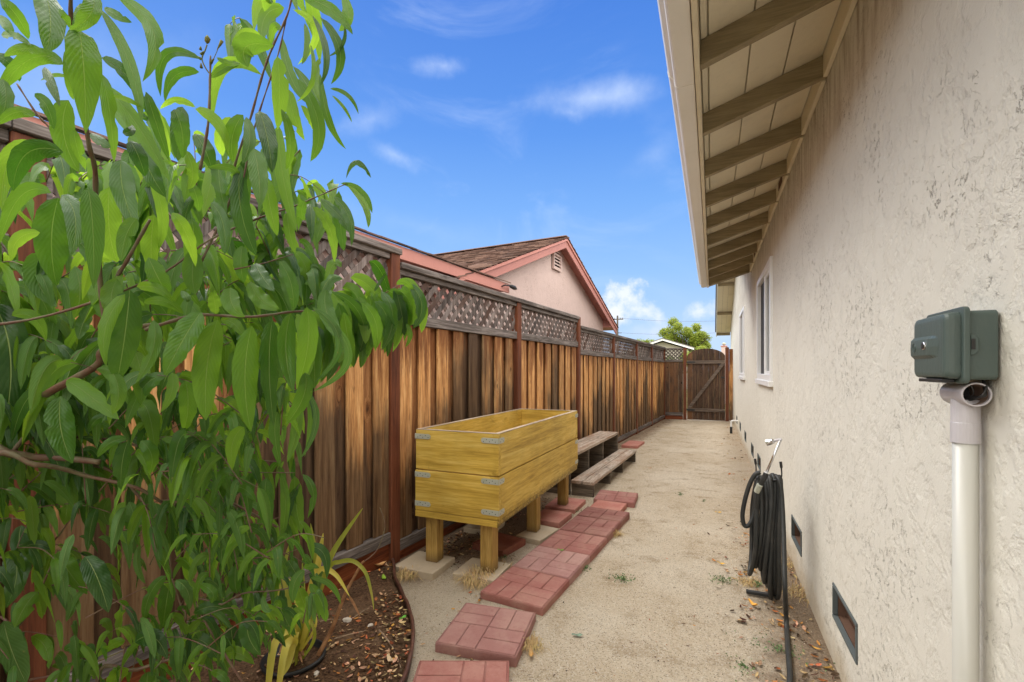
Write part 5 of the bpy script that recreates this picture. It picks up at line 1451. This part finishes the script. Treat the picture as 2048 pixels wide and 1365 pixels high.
# background foliage: leafy shoots hanging behind the nearest leaves, spread through the depth of the crown
OUT = [(-120,300),(40,360),(130,330),(210,330),(300,240),(400,200),(455,90),(500,-40),(690,-60),(680,60),(655,180),(640,300),(600,330),(620,400),(700,440),(690,480),(640,560),(720,600),(790,590),(800,640),(740,680),(650,700),(620,820),(622,930),(596,980),(600,1060),(650,1140),(650,1230),(560,1290),(480,1310),(380,1400),(-120,1400)]
THIN = [(-120,1100),(110,1010),(330,1010),(330,1250),(240,1330),(-120,1400)]
def inside(P, x, y):
    c = False; j = len(P) - 1
    for i in range(len(P)):
        if (P[i][1] > y) != (P[j][1] > y) and x < (P[j][0] - P[i][0]) * (y - P[i][1]) / (P[j][1] - P[i][1]) + P[i][0]: c = not c
        j = i
    return c
cnt = 0; guard = 0
while cnt < 335 and guard < 20000:
    guard += 1
    u, v = lr.uniform(-100, 780), lr.uniform(-40, 1365)
    if not inside(OUT, u, v): continue
    if inside(THIN, u, v) and lr.random() < .58: continue
    if v < 820 and cnt > 230: continue
    if v < 330 and lr.random() < .5: continue
    if v < 520 and u < 330 and lr.random() < .7: continue
    zmax = fence_Z(max(u, -60)) - .30
    Z = lr.uniform(1.10, min(max(zmax, 1.12), 1.75)) if zmax > 1.0 else zmax
    dirx = lr.uniform(-.3, 1.0); L = lr.uniform(.12, .26)
    tv = Vector((CY * dirx, SY * dirx, 0)) + Vector((lr.uniform(-.3, .3), lr.uniform(-.3, .3), lr.uniform(-.35, .75)))
    tv.normalize()
    b = at(u, v, Z); e = b + tv * L; mid_ = (b + e) / 2 + Vector((0, 0, .02))
    S = spline([b, mid_, e + Vector((0, 0, -.02))], 6)
    acc = 0
    nl = lr.randint(5, 8)
    for i in range(nl):
        p = S[int((len(S) - 1) * (i + .5) / nl)]
        sz = lr.uniform(.10, .165) * (.62 if v > 1000 else .76 if v > 850 else 1.0)
        sd2 = Vector((lr.gauss(0, .5), lr.gauss(0, .5), 0))
        d1 = (tv * .55 + sd2 * .8 + Vector((0, 0, -.15))).normalized(); d2 = (sd2 * .25 + tv * .15 + Vector((0, 0, -1))).normalized()
        p1 = p + d1 * sz * .34; p2 = p1 + d2 * sz * .86
        # keep every leaf inside the crown outline and in front of the fence
        rel = p2 - Vector((0, 0, CAM_H)); zc2 = -rel.x * SY + rel.y * CY
        uu = CX + F_PX * (rel.x * CY + rel.y * SY) / zc2; vv = HY - F_PX * rel.z / zc2
        if not inside(OUT, uu, vv - 20): continue
        if inside(THIN, uu, vv) and lr.random() < .6: continue
        if (p2.x - (FP0.x + FS * (p2.y - FP0.y))) < .10: continue
        acc += 1
        leaf(p, p1, p2, sz * lr.uniform(.18, .245), roll=lr.gauss(0, .6), n=9, front=lr.random() < .5)
    if acc >= 4: tw.tube(S[:max(4, int(len(S) * .9))], [.0017 - .0010 * i / (len(S) - 1) for i in range(max(4, int(len(S) * .9)))], 6)
    cnt += 1

tree = thing('peach_tree', 'young peach tree with long drooping green leaves leaning in from the left', 'tree', (0, 0, 0))
TS = spline([TRB - Vector((0, 0, .15)), TRB + Vector((.02, 0, .3)), T1, T2, T3, T4], 8)
tb = MB().tube(TS, [.045 - .033 * i / (len(TS) - 1) + .002 * math.sin(i * 1.3) for i in range(len(TS))], 12)
tb.build('trunk', M_BARK, tree, smooth=True)
tw.build('branches', M_TWIG, tree, smooth=True)
LM.build('crown', peach_leaf_mat(), tree, smooth=True)
# shrivelled bud cluster at a shoot tip
tubeb = MB()
tubeb.tube(spline([at(421, 150, .955), at(411, 136, .952), at(404, 118, .95), at(410, 102, .95), at(414, 90, .95)], 5), .0013, 6)
tubeb.tube(spline([at(421, 130, .953), at(430, 112, .951), at(436, 98, .95)], 5), .0007, 5)
B0 = at(414, 84, .95)
tubeb.tube([B0 + Vector((0, 0, -.004)), B0, B0 + Vector((.002, 0, .006)), B0 + Vector((.001, 0, .013))], [.001, .0045, .0055, .001], 8)
for k in range(5):
    b_ = at(414 + lr.uniform(-16, 8), 100 + k * 9, .95); tubeb.tube([b_, b_ + Vector((lr.uniform(-.01, .01), 0, lr.uniform(.002, .010)))], [.003, .0012], 6)
tubeb.tube([at(444, 82, .95), at(440, 90, .95), at(434, 100, .95)], [.0035, .0025, .0006], 6)
tubeb.build('shoot_tip', plain('dry_shoot_tip', (.16, .14, .04), .8, .2, sc=60, dark=(.10, .13, .03)), tree, smooth=True)
# ---------------------------------------------------------------- strap-leaved plant in a sunken pot
rd5 = random.Random(5)
pot_c = gnd(588, 1325, .02)
pot = thing('plant_pot', 'black plastic nursery pot half sunk in the dark soil bed', 'plant pot', (pot_c.x, pot_c.y, 0))
mb = MB(); seg = 36; pr_ = [(.10, -.12), (.125, .035), (.135, .036), (.137, .052), (.129, .055), (.124, .052), (.120, .02), (.03, .018), (.001, .018)]
for k, (r_, z_) in enumerate(pr_):
    for i in range(seg):
        a = 2 * math.pi * i / seg; wob = 1 + .015 * math.sin(3 * a)
        mb.v.append((r_ * wob * math.cos(a), r_ * math.sin(a) / wob, z_))
for k in range(len(pr_) - 1):
    for i in range(seg): mb.f.append((k * seg + i, k * seg + (i + 1) % seg, (k + 1) * seg + (i + 1) % seg, (k + 1) * seg + i))
mb.build('pot', plain('black_pot_plastic', (.018, .019, .020), .45, .4, sc=20), pot, smooth=True)
M_STRAPG = plain('strap_leaf_green', (.20, .28, .035), .4, .4, .5, 9, (.33, .33, .05), trans=(.45, .55, .05))
M_STRAPY = plain('strap_leaf_yellow', (.62, .56, .10), .45, .4, .3, 9, (.50, .50, .08), trans=(.7, .6, .08))
M_STRAPB = plain('strap_leaf_dry', (.33, .20, .085), .7, .2, .4, 30, (.20, .11, .045))
sp_ = thing('strap_leaf_plant', 'clump of yellow green strap leaves with dry brown stalks growing in the black pot', 'plant', (0, 0, 0))
def strap(P, w, M_, name='leaf', fold=.25, tipd=1.6):
    S = spline(P, 7); n = len(S); mb = MB()
    for i, p in enumerate(S):
        t = i / (n - 1)
        tg = (S[min(i + 1, n - 1)] - S[max(i - 1, 0)]).normalized()
        vd = (Vector((0, 0, CAM_H)) - p).normalized(); sdv = tg.cross(vd).normalized(); nr = sdv.cross(tg)
        hw = w * .5 * (min(1, .55 + t * 2)) * (1 - t ** 5 * .96)
        for x in (-1, -.5, 0, .5, 1): mb.v.append(tuple(p + sdv * x * hw - nr * (1 - abs(x)) * hw * fold))
    for i in range(n - 1):
        for k in range(4): a = i * 5 + k; mb.f.append((a, a + 1, a + 6, a + 5))
    return mb.build(name, M_, sp_, smooth=True)
def D_(x, y, Z): return at(x * .3906, y * .3906 + 832, Z)
base = pot_c + Vector((0, 0, .01))
ZB = 2.05
strap([base + Vector((.03, .02, 0)), D_(1600, 960, 2.1), D_(1690, 730, 2.15), D_(1760, 610, 2.18), D_(1858, 472, 2.2)], .026, M_STRAPG)
strap([base, D_(1560, 1000, 2.06), D_(1620, 800, 2.08), D_(1590, 550, 2.1)], .030, M_STRAPG)
strap([base + Vector((.01, 0, 0)), D_(1580, 1000, 2.06), D_(1625, 780, 2.08), D_(1655, 600, 2.1)], .032, M_STRAPY)
strap([base + Vector((.02, .02, 0)), D_(1590, 1060, 2.1), D_(1680, 790, 2.12), D_(1740, 748, 2.12), D_(1810, 745, 2.12), D_(1870, 800, 2.1), D_(1900, 900, 2.08), D_(1915, 995, 2.05)], .019, M_STRAPG)
strap([base + Vector((.02, 0, 0)), D_(1560, 1080, 2.05), D_(1600, 850, 2.05), D_(1650, 785, 2.05), D_(1720, 815, 2.03), D_(1790, 925, 2.0)], .026, M_STRAPY)
strap([D_(1790, 925, 2.0), D_(1815, 970, 2.0), D_(1845, 1030, 2.0)], .010, M_STRAPB)
strap([base + Vector((-.03, -.03, .01)), D_(1500, 1120, 1.95), D_(1450, 1108, 1.9), D_(1400, 1190, 1.86), D_(1375, 1370, 1.84), D_(1370, 1450, 1.84)], .031, M_STRAPY)
strap([base + Vector((-.02, -.03, .01)), D_(1510, 1160, 1.95), D_(1475, 1160, 1.9), D_(1450, 1240, 1.86), D_(1430, 1370, 1.84), D_(1420, 1450, 1.84)], .029, M_STRAPY)
strap([base + Vector((-.03, 0, 0)), D_(1440, 950, 2.05), D_(1420, 760, 2.1), D_(1388, 600, 2.12)], .024, M_STRAPG)
strap([base + Vector((-.02, 0, 0)), D_(1470, 950, 2.05), D_(1460, 760, 2.1), D_(1500, 612, 2.12)], .018, M_STRAPG)
strap([base + Vector((0, 0, 0)), D_(1520, 1100, 2.0), D_(1480, 1260, 1.95), D_(1440, 1340, 1.92)], .026, M_STRAPY)
strap([base + Vector((0, 0, 0)), D_(1560, 1120, 2.0), D_(1600, 900, 2.04), D_(1640, 640, 2.08)], .022, M_STRAPY)
for k in range(8):
    u_ = rd5.uniform(1400, 1640)
    strap([base + Vector((rd5.uniform(-.05, .05), rd5.uniform(-.04, .05), 0)), D_(rd5.uniform(1480, 1620), rd5.uniform(1060, 1140), 2.0), D_((1560 + u_) / 2, rd5.uniform(880, 960), 2.05), D_(u_, rd5.uniform(700, 860), 2.08)], rd5.uniform(.010, .018), rd5.choice([M_STRAPG, M_STRAPY, M_STRAPG]))
for k in range(9):
    a = rd5.uniform(0, 6.28); l_ = rd5.uniform(.08, .18)
    strap([base + Vector((.03 * math.cos(a), .03 * math.sin(a), .01)), base + Vector((.06 * math.cos(a), .06 * math.sin(a), rd5.uniform(.06, .12))), base + Vector((l_ * math.cos(a), l_ * math.sin(a), rd5.uniform(.03, .10)))], .016, M_STRAPB, 'dry_leaf')
tube(spline([D_(1630, 1225, 2.05), D_(1700, 1090, 2.07), D_(1760, 930, 2.08), D_(1800, 850, 2.1), D_(1850, 760, 2.12), D_(1866, 745, 2.12)], 6), [.011 - .007 * i / 30 for i in range(31)], 8).build('dry_stalk', M_STRAPB, sp_, smooth=True)
tube(spline([D_(1866, 745, 2.12), D_(1900, 720, 2.14), D_(1935, 680, 2.17), D_(1965, 600, 2.2), D_(1970, 545, 2.22), D_(1945, 470, 2.25)], 6), [.0028 - .0016 * i / 30 for i in range(31)], 6).build('flower_stem', M_TWIG, sp_, smooth=True)

# ---------------------------------------------------------------- litter, gravel, weeds
def on_path(x, y):
    return x > FP0.x + FS * (y - FP0.y) + .06 and x < .50
def in_bed(x, y):
    if y > 2.6: return False
    for i in range(len(EC) - 1):
        a, b = EC[i], EC[i + 1]
        if min(a.y, b.y) <= y <= max(a.y, b.y): return x < a.x + (b.x - a.x) * ((y - a.y) / ((b.y - a.y) or 1e-9)) - .02
    return False
ICO = []
def ico_stone(mb, p, s, rd):
    q = Matrix.Rotation(rd.uniform(0, 6.28), 3, 'Z')
    v = [Vector(a) for a in ((1, 0, 0), (-1, 0, 0), (0, 1, 0), (0, -1, 0), (0, 0, .8), (0, 0, -.6))]
    vs = [p + q @ Vector((a.x * s * rd.uniform(.7, 1.2), a.y * s * rd.uniform(.6, 1.0), a.z * s * rd.uniform(.5, .9))) for a in v]
    mb.add(vs, [(0, 2, 4), (2, 1, 4), (1, 3, 4), (3, 0, 4), (2, 0, 5), (1, 2, 5), (3, 1, 5), (0, 3, 5)])
def height(x, y): return hz(x, y) if not in_bed(x, y) else .022
gv = MB(); gd = MB()
for k in range(16000):
    y = 1.55 + 5.5 * rd5.random() ** 1.9; x = rd5.uniform(-2.0, .50)
    if not on_path(x, y) or in_bed(x, y): continue
    s = rd5.uniform(.0012, .0034) * (1.7 if rd5.random() < .04 else 1)
    ico_stone(gv if rd5.random() < .62 else gd, Vector((x, y, height(x, y) + s * .2)), s, rd5)
tag(gv.build('gravel', plain('pale_grit', (.62, .55, .45), .9, .1, .5, 90, (.42, .34, .25))), 'pale grit scattered over the sandy path', 'gravel', kind='stuff')
tag(gd.build('gravel', plain('dark_grit', (.20, .145, .10), .9, .1, .6, 90, (.10, .07, .05))), 'dark grit and crumbs scattered over the sandy path', 'gravel', kind='stuff')
# leaf litter: curled dry leaf pieces, bark chips, twigs
def chip(mb, p, L, W, rd, curl=.5, flat=.3):
    a = rd.uniform(0, 6.28); t = Vector((math.cos(a), math.sin(a), rd.uniform(-flat, flat))).normalized()
    s_ = Vector((-math.sin(a), math.cos(a), rd.uniform(-flat, flat))).normalized(); nr = t.cross(s_).normalized()
    if nr.z < 0: nr = -nr
    n = 4; b = len(mb.v)
    for i in range(n + 1):
        k = i / n; w = W * .5 * (math.sin(math.pi * min(.98, max(.06, k))) ** .6)
        c = p + t * (k - .5) * L + nr * (curl * L * (k - .5) ** 2)
        for x in (-1, 0, 1): mb.v.append(tuple(c + s_ * x * w + nr * (abs(x) * w * curl * .8)))
    for i in range(n):
        for k in range(2): q_ = b + i * 3 + k; mb.f.append((q_, q_ + 1, q_ + 4, q_ + 3))
lit = {k: MB() for k in ('tan', 'rust', 'dark')}
def scatter(n, fx, fy, cond, Ls, wts=(5, 3, 3), dens=None):
    k = 0; gd_ = 0
    while k < n and gd_ < n * 30:
        gd_ += 1
        x, y = fx(), fy()
        if not cond(x, y): continue
        if dens and rd5.random() > dens(x, y): continue
        L = rd5.uniform(*Ls); kind = rd5.choices(('tan', 'rust', 'dark'), wts)[0]
        chip(lit[kind], Vector((x, y, height(x, y) + .004 + rd5.uniform(0, .006))), L, L * rd5.uniform(.25, .6), rd5, rd5.uniform(.1, 1.0))
        k += 1
U = rd5.uniform
scatter(950, lambda: U(-2.2, -1.15), lambda: U(1.1, 2.62), in_bed, (.006, .032), (6, 3, 6), lambda x, y: .25 + .75 * mnoise.noise(Vector((x * 5, y * 5, 2))) + .35 * (x > -1.75))
scatter(130, lambda: U(-1.75, -1.25), lambda: U(1.55, 2.55), in_bed, (.008, .036), (6, 3, 4), lambda x, y: 1 if any(abs(x - e.x) < .22 and abs(y - e.y) < .05 for e in EC) else .1)
np_ = lambda x, y: on_path(x, y) and not in_bed(x, y)
scatter(520, lambda: .50 - abs(rd5.gauss(0, .20)), lambda: U(1.6, 4.6), np_, (.006, .042), (5, 5, 5), lambda x, y: .45 + 1.2 * mnoise.noise(Vector((x * 6, y * 3, 4))))
scatter(110, lambda: .50 - abs(rd5.gauss(0, .2)), lambda: U(4.0, 12.5), np_, (.01, .05), (4, 4, 5))
scatter(1100, lambda: U(-2.0, -1.3), lambda: U(2.75, 4.7), np_, (.006, .034), (4, 2, 8), lambda x, y: max(.1, 1 - (x + 2.0) / .45))
scatter(150, lambda: U(-1.9, -1.0), lambda: U(5, 13.2), np_, (.01, .04), (5, 2, 5), lambda x, y: max(.05, 1 - (x - (FP0.x + FS * (y - 2.68))) / .4))
scatter(750, lambda: U(-1.4, .45), lambda: 1.6 + 9 * rd5.random() ** 1.4, np_, (.003, .018), (3, 2, 7), lambda x, y: .5 + mnoise.noise(Vector((x * 2, y * 2, 9))))
scatter(60, lambda: U(-1.35, -1.0), lambda: U(1.9, 2.6), np_, (.006, .03), (4, 4, 4))
cols_ = {'tan': ((.42, .26, .14), (.58, .41, .24)), 'rust': ((.34, .125, .04), (.48, .22, .07)), 'dark': ((.07, .038, .024), (.13, .08, .05))}
labs_ = {'tan': 'pale tan dry leaf bits and wood chips littering the soil', 'rust': 'rusty orange dead leaf scraps littering the soil', 'dark': 'dark rotted leaf bits and bark littering the soil'}
for k, mbx in lit.items():
    tag(mbx.build('leaf_litter', plain(k + '_litter', cols_[k][0], .85, .15, .5, 60, cols_[k][1])), labs_[k], 'leaf litter', kind='stuff')
# twigs lying in the bed and on the path
tws = MB()
def ground_twig(pts, r, name_mb=None):
    P = [gnd(u, v, .0) + Vector((0, 0, height(*gnd(u, v, 0).xy) + .006 + .004 * math.sin(i * 2))) for i, (u, v) in enumerate(pts)]
    return spline(P, 5), r
for lab, pts, r_ in (('long thin grey twig lying across the soil bed', [(668, 1290), (700, 1282), (740, 1270), (765, 1263), (790, 1256)], .0042),
                     ('short forked pale twig beside a white stone in the bed', [(705, 1248), (725, 1235), (745, 1222)], .0035),
                     ('dry brown stalk lying along the bed beside the edging', [(758, 1272), (775, 1293), (790, 1315), (803, 1352)], .005),
                     ('thin grey twig at the left of the white stone', [(640, 1254), (660, 1251), (684, 1250)], .003)):
    S, r_ = ground_twig(pts, r_)
    tag(tube(S, [r_ * (1 - .6 * i / len(S)) for i in range(len(S))], 7).build('fallen_twig', plain('grey_twig', (.34, .24, .16), .8, .2, sc=80), smooth=True), lab, 'twig', 'twigs lying in the soil bed')
mbs = MB(); ico_stone(mbs, Vector((0, 0, 0)), 1, rd5)
M_STONE = plain('white_stone', (.62, .55, .47), .8, .2, sc=30)
for i, (u, v, s, lab) in enumerate(((695, 1245, .026, 'large whitish stone in the soil bed'), (741, 1255, .015, 'small flat cream stone in the soil bed right of the white one'), (633, 1352, .016, 'bright white pebble beside the black pot'))):
    p = gnd(u, v, .02)
    bm = bmesh.new(); bmesh.ops.create_icosphere(bm, subdivisions=3, radius=1)
    for vv in bm.verts:
        vv.co *= 1 + .28 * mnoise.noise(vv.co * 1.6 + Vector((i * 5, 0, 0))); vv.co = Vector((vv.co.x * s, vv.co.y * s * .7, vv.co.z * s * .55))
    me = bpy.data.meshes.new('stone'); bm.to_mesh(me); bm.free(); me.materials.append(M_STONE)
    for pp_ in me.polygons: pp_.use_smooth = True
    o = bpy.data.objects.new('stone', me); link(o); o.location = (p.x, p.y, .03); o.rotation_euler = (0, 0, i * 1.1); tag(o, lab, 'stone', 'stones in the soil bed')
# single fallen leaves one can point to
fall = [(1437, 1025, .06, (.85, .50, .04), 'yellow fallen leaf alone in the middle of the sandy path'), (1443, 1128, .055, (.80, .48, .05), 'yellow fallen leaf left of the hose beside the wall'),
        (1506, 1214, .075, (.80, .42, .08), 'orange curled leaf below the hose loops'), (1062, 1314, .06, (.62, .36, .12), 'dry orange leaf at the corner of the single paver'),
        (1122, 1102, .050, (.16, .40, .04), 'small fresh green leaf lying on the joined paver row'), (768, 1168, .07, (.26, .42, .04), 'yellow green leaf lying in the bed near the edging top'),
        (806, 1248, .05, (.14, .42, .05), 'bright green leaf standing against the edging'), (1300, 938, .05, (.62, .28, .12), 'tiny orange leaf far along the sandy path'),
        (1528, 1165, .06, (.72, .42, .25), 'pinkish tan leaf beside the hose foot'), (760, 1142, .09, (.66, .36, .14), 'curled orange brown leaf in the bed corner by the fence post'),
        (1155, 1272, .06, (.20, .28, .20), 'flat greenish grey spot of dried leaf on the path'), (780, 1337, .06, (.74, .56, .36), 'pale cream curled leaf at the lower edge of the bed')]
for i, (u, v, L, c_, lab) in enumerate(fall):
    p = gnd(u, v, .0); z = height(p.x, p.y) + .010
    if 'paver row' in lab: p = gnd(u, v, .048); z = .054
    mb = MB()
    n = 8; a = (.2, 2.9, 2.2, 1.9, .1, 2.4, 1.4, .4, .6, .9, .3, 2.6)[i]
    t = Vector((math.cos(a), math.sin(a), 0)); s_ = Vector((-math.sin(a), math.cos(a), 0)); cu = (.1, .5, .9, .7, .1, .6, .3, .3, .7, .9, .05, .8)[i]
    for k in range(n + 1):
        q_ = k / n; w = L * .19 * math.sin(math.pi * min(.97, max(.04, q_))) ** .7
        c = p * 1.0; c.z = z
        c = c + t * (q_ - .5) * L + Vector((0, 0, 1)) * (cu * L * (q_ - .5) ** 2 * 1.2)
        for x in (-1, -.5, 0, .5, 1): mb.v.append(tuple(c + s_ * x * w + Vector((0, 0, abs(x) * w * cu + .003 * math.sin(9 * q_ + x)))))
    for k in range(n):
        for j in range(4): q_ = k * 5 + j; mb.f.append((q_, q_ + 1, q_ + 6, q_ + 5))
    tag(mb.build('fallen_leaf', plain('fallen_leaf_%d' % i, c_, .6, .3, sc=60, dark=tuple(x * .7 for x in c_)), smooth=True), lab, 'leaf', 'single fallen leaves')
# weeds and dry grass tufts
M_WEED = plain('grey_green_weed', (.10, .16, .055), .7, .2, .5, 50, (.20, .26, .13))
M_DRY = plain('dry_grass', (.68, .51, .26), .8, .2, .4, 40, (.72, .56, .30), trans=(.5, .35, .15))
def weed(u, v, r_, n, ls, lab, M_=None, hgt=.02, zz=0, name='weed', grp='small weeds on the path', elong=1.0, cat='weed'):
    p = gnd(u, v, zz); mb = MB()
    for k in range(n):
        a = U(0, 6.28); d = r_ * abs(rd5.gauss(0, .5)); b = p + Vector((math.cos(a) * d * elong, math.sin(a) * d, 0)); b.z = height(b.x, b.y) + zz + U(0, hgt)
        t = Vector((U(-1, 1), U(-1, 1), U(0, .8))).normalized() * ls * U(.6, 1.3); s_ = t.orthogonal().normalized() * ls * .28
        mb.add([b, b + t * .5 + s_, b + t, b + t * .5 - s_], [(0, 1, 2, 3)])
    tag(mb.build(name, M_ or M_WEED), lab, cat, grp)
def tuft(u, v, n, L, lab, lean, spread=.05, M_=None, zz=.0):
    p = gnd(u, v, zz); mb = MB()
    for k in range(n):
        b = p + Vector((rd5.gauss(0, spread * .4), rd5.gauss(0, spread * .4), 0)); b.z = height(b.x, b.y)
        d = Vector((lean[0] + rd5.gauss(0, .55), lean[1] + rd5.gauss(0, .55), U(.12, .8))).normalized() * L * U(.5, 1.2)
        w = Vector((-d.y, d.x, 0)).normalized() * .0016
        m1 = b + d * .5 + Vector((0, 0, .10 * L)); e = b + d * 1.0 - Vector((0, 0, max(0, d.z * .75)))
        e.z = max(e.z, height(b.x, b.y) + .003)
        mb.add([b - w, b + w, m1 + w, m1 - w], [(0, 1, 2, 3)]); mb.add([m1 - w, m1 + w, e], [(0, 1, 2)])
    tag(mb.build('dry_grass_tuft', M_ or M_DRY), lab, 'grass tuft', 'dry grass tufts')
weed(1245, 1160, .075, 130, .014, 'flat grey green weed in the middle of the near path', elong=1.5)
weed(1150, 1022, .06, 190, .016, 'green weed growing between the red slab and the joined pavers')
weed(1360, 990, .035, 45, .014, 'tiny dark weed far along the middle of the path')
weed(1170, 1138, .06, 70, .014, 'sparse grey weed at the right edge of the joined pavers')
weed(1445, 1160, .08, 110, .014, 'low green weed left of the hose foot', elong=1.6)
weed(1408, 1003, .03, 30, .012, 'small dark weed left of the hose and farther than it')
weed(1516, 1170, .05, 80, .014, 'green weed under the hanging hose')
weed(1010, 1115, .05, 60, .012, 'little green weed in the shade of the planter')
weed(1560, 1300, .12, 130, .013, 'spread out green weed at the wall foot below the hose tail', elong=1.4)
weed(1490, 1335, .09, 70, .012, 'scattered green weed near the bottom of the path')
tuft(955, 1160, 520, .14, 'large blond dry grass tuft in front of the near right planter slab', (.15, -.35), .10)
tuft(1000, 1140, 240, .09, 'blond dry grass along the right side of the near planter slab', (.5, -.1), .09)
tuft(815, 1150, 300, .10, 'blond dry grass tuft at the edge of the soil bed by the near left slab', (.2, -.4), .08)
tuft(1060, 1290, 160, .09, 'short dry grass tuft at the right edge of the single paver', (.1, -.3), .06)
tuft(1230, 1070, 120, .08, 'dry grass wisp at the right edge of the darker joined paver', (.3, 0), .05)
tuft(1610, 1190, 240, .07, 'golden dry grass along the wall foot near the nearer vent', (-.4, -.2), .16)
tuft(1570, 1130, 200, .06, 'golden dry grass along the wall foot behind the hose tail', (-.4, 0), .16)
tuft(1500, 1165, 130, .06, 'dry grass wisp on the ground left of the hose foot', (-.2, 0), .08)
tuft(1222, 893, 120, .10, 'dry grass at the fence foot just beyond the plank stand', (.1, 0), .15)
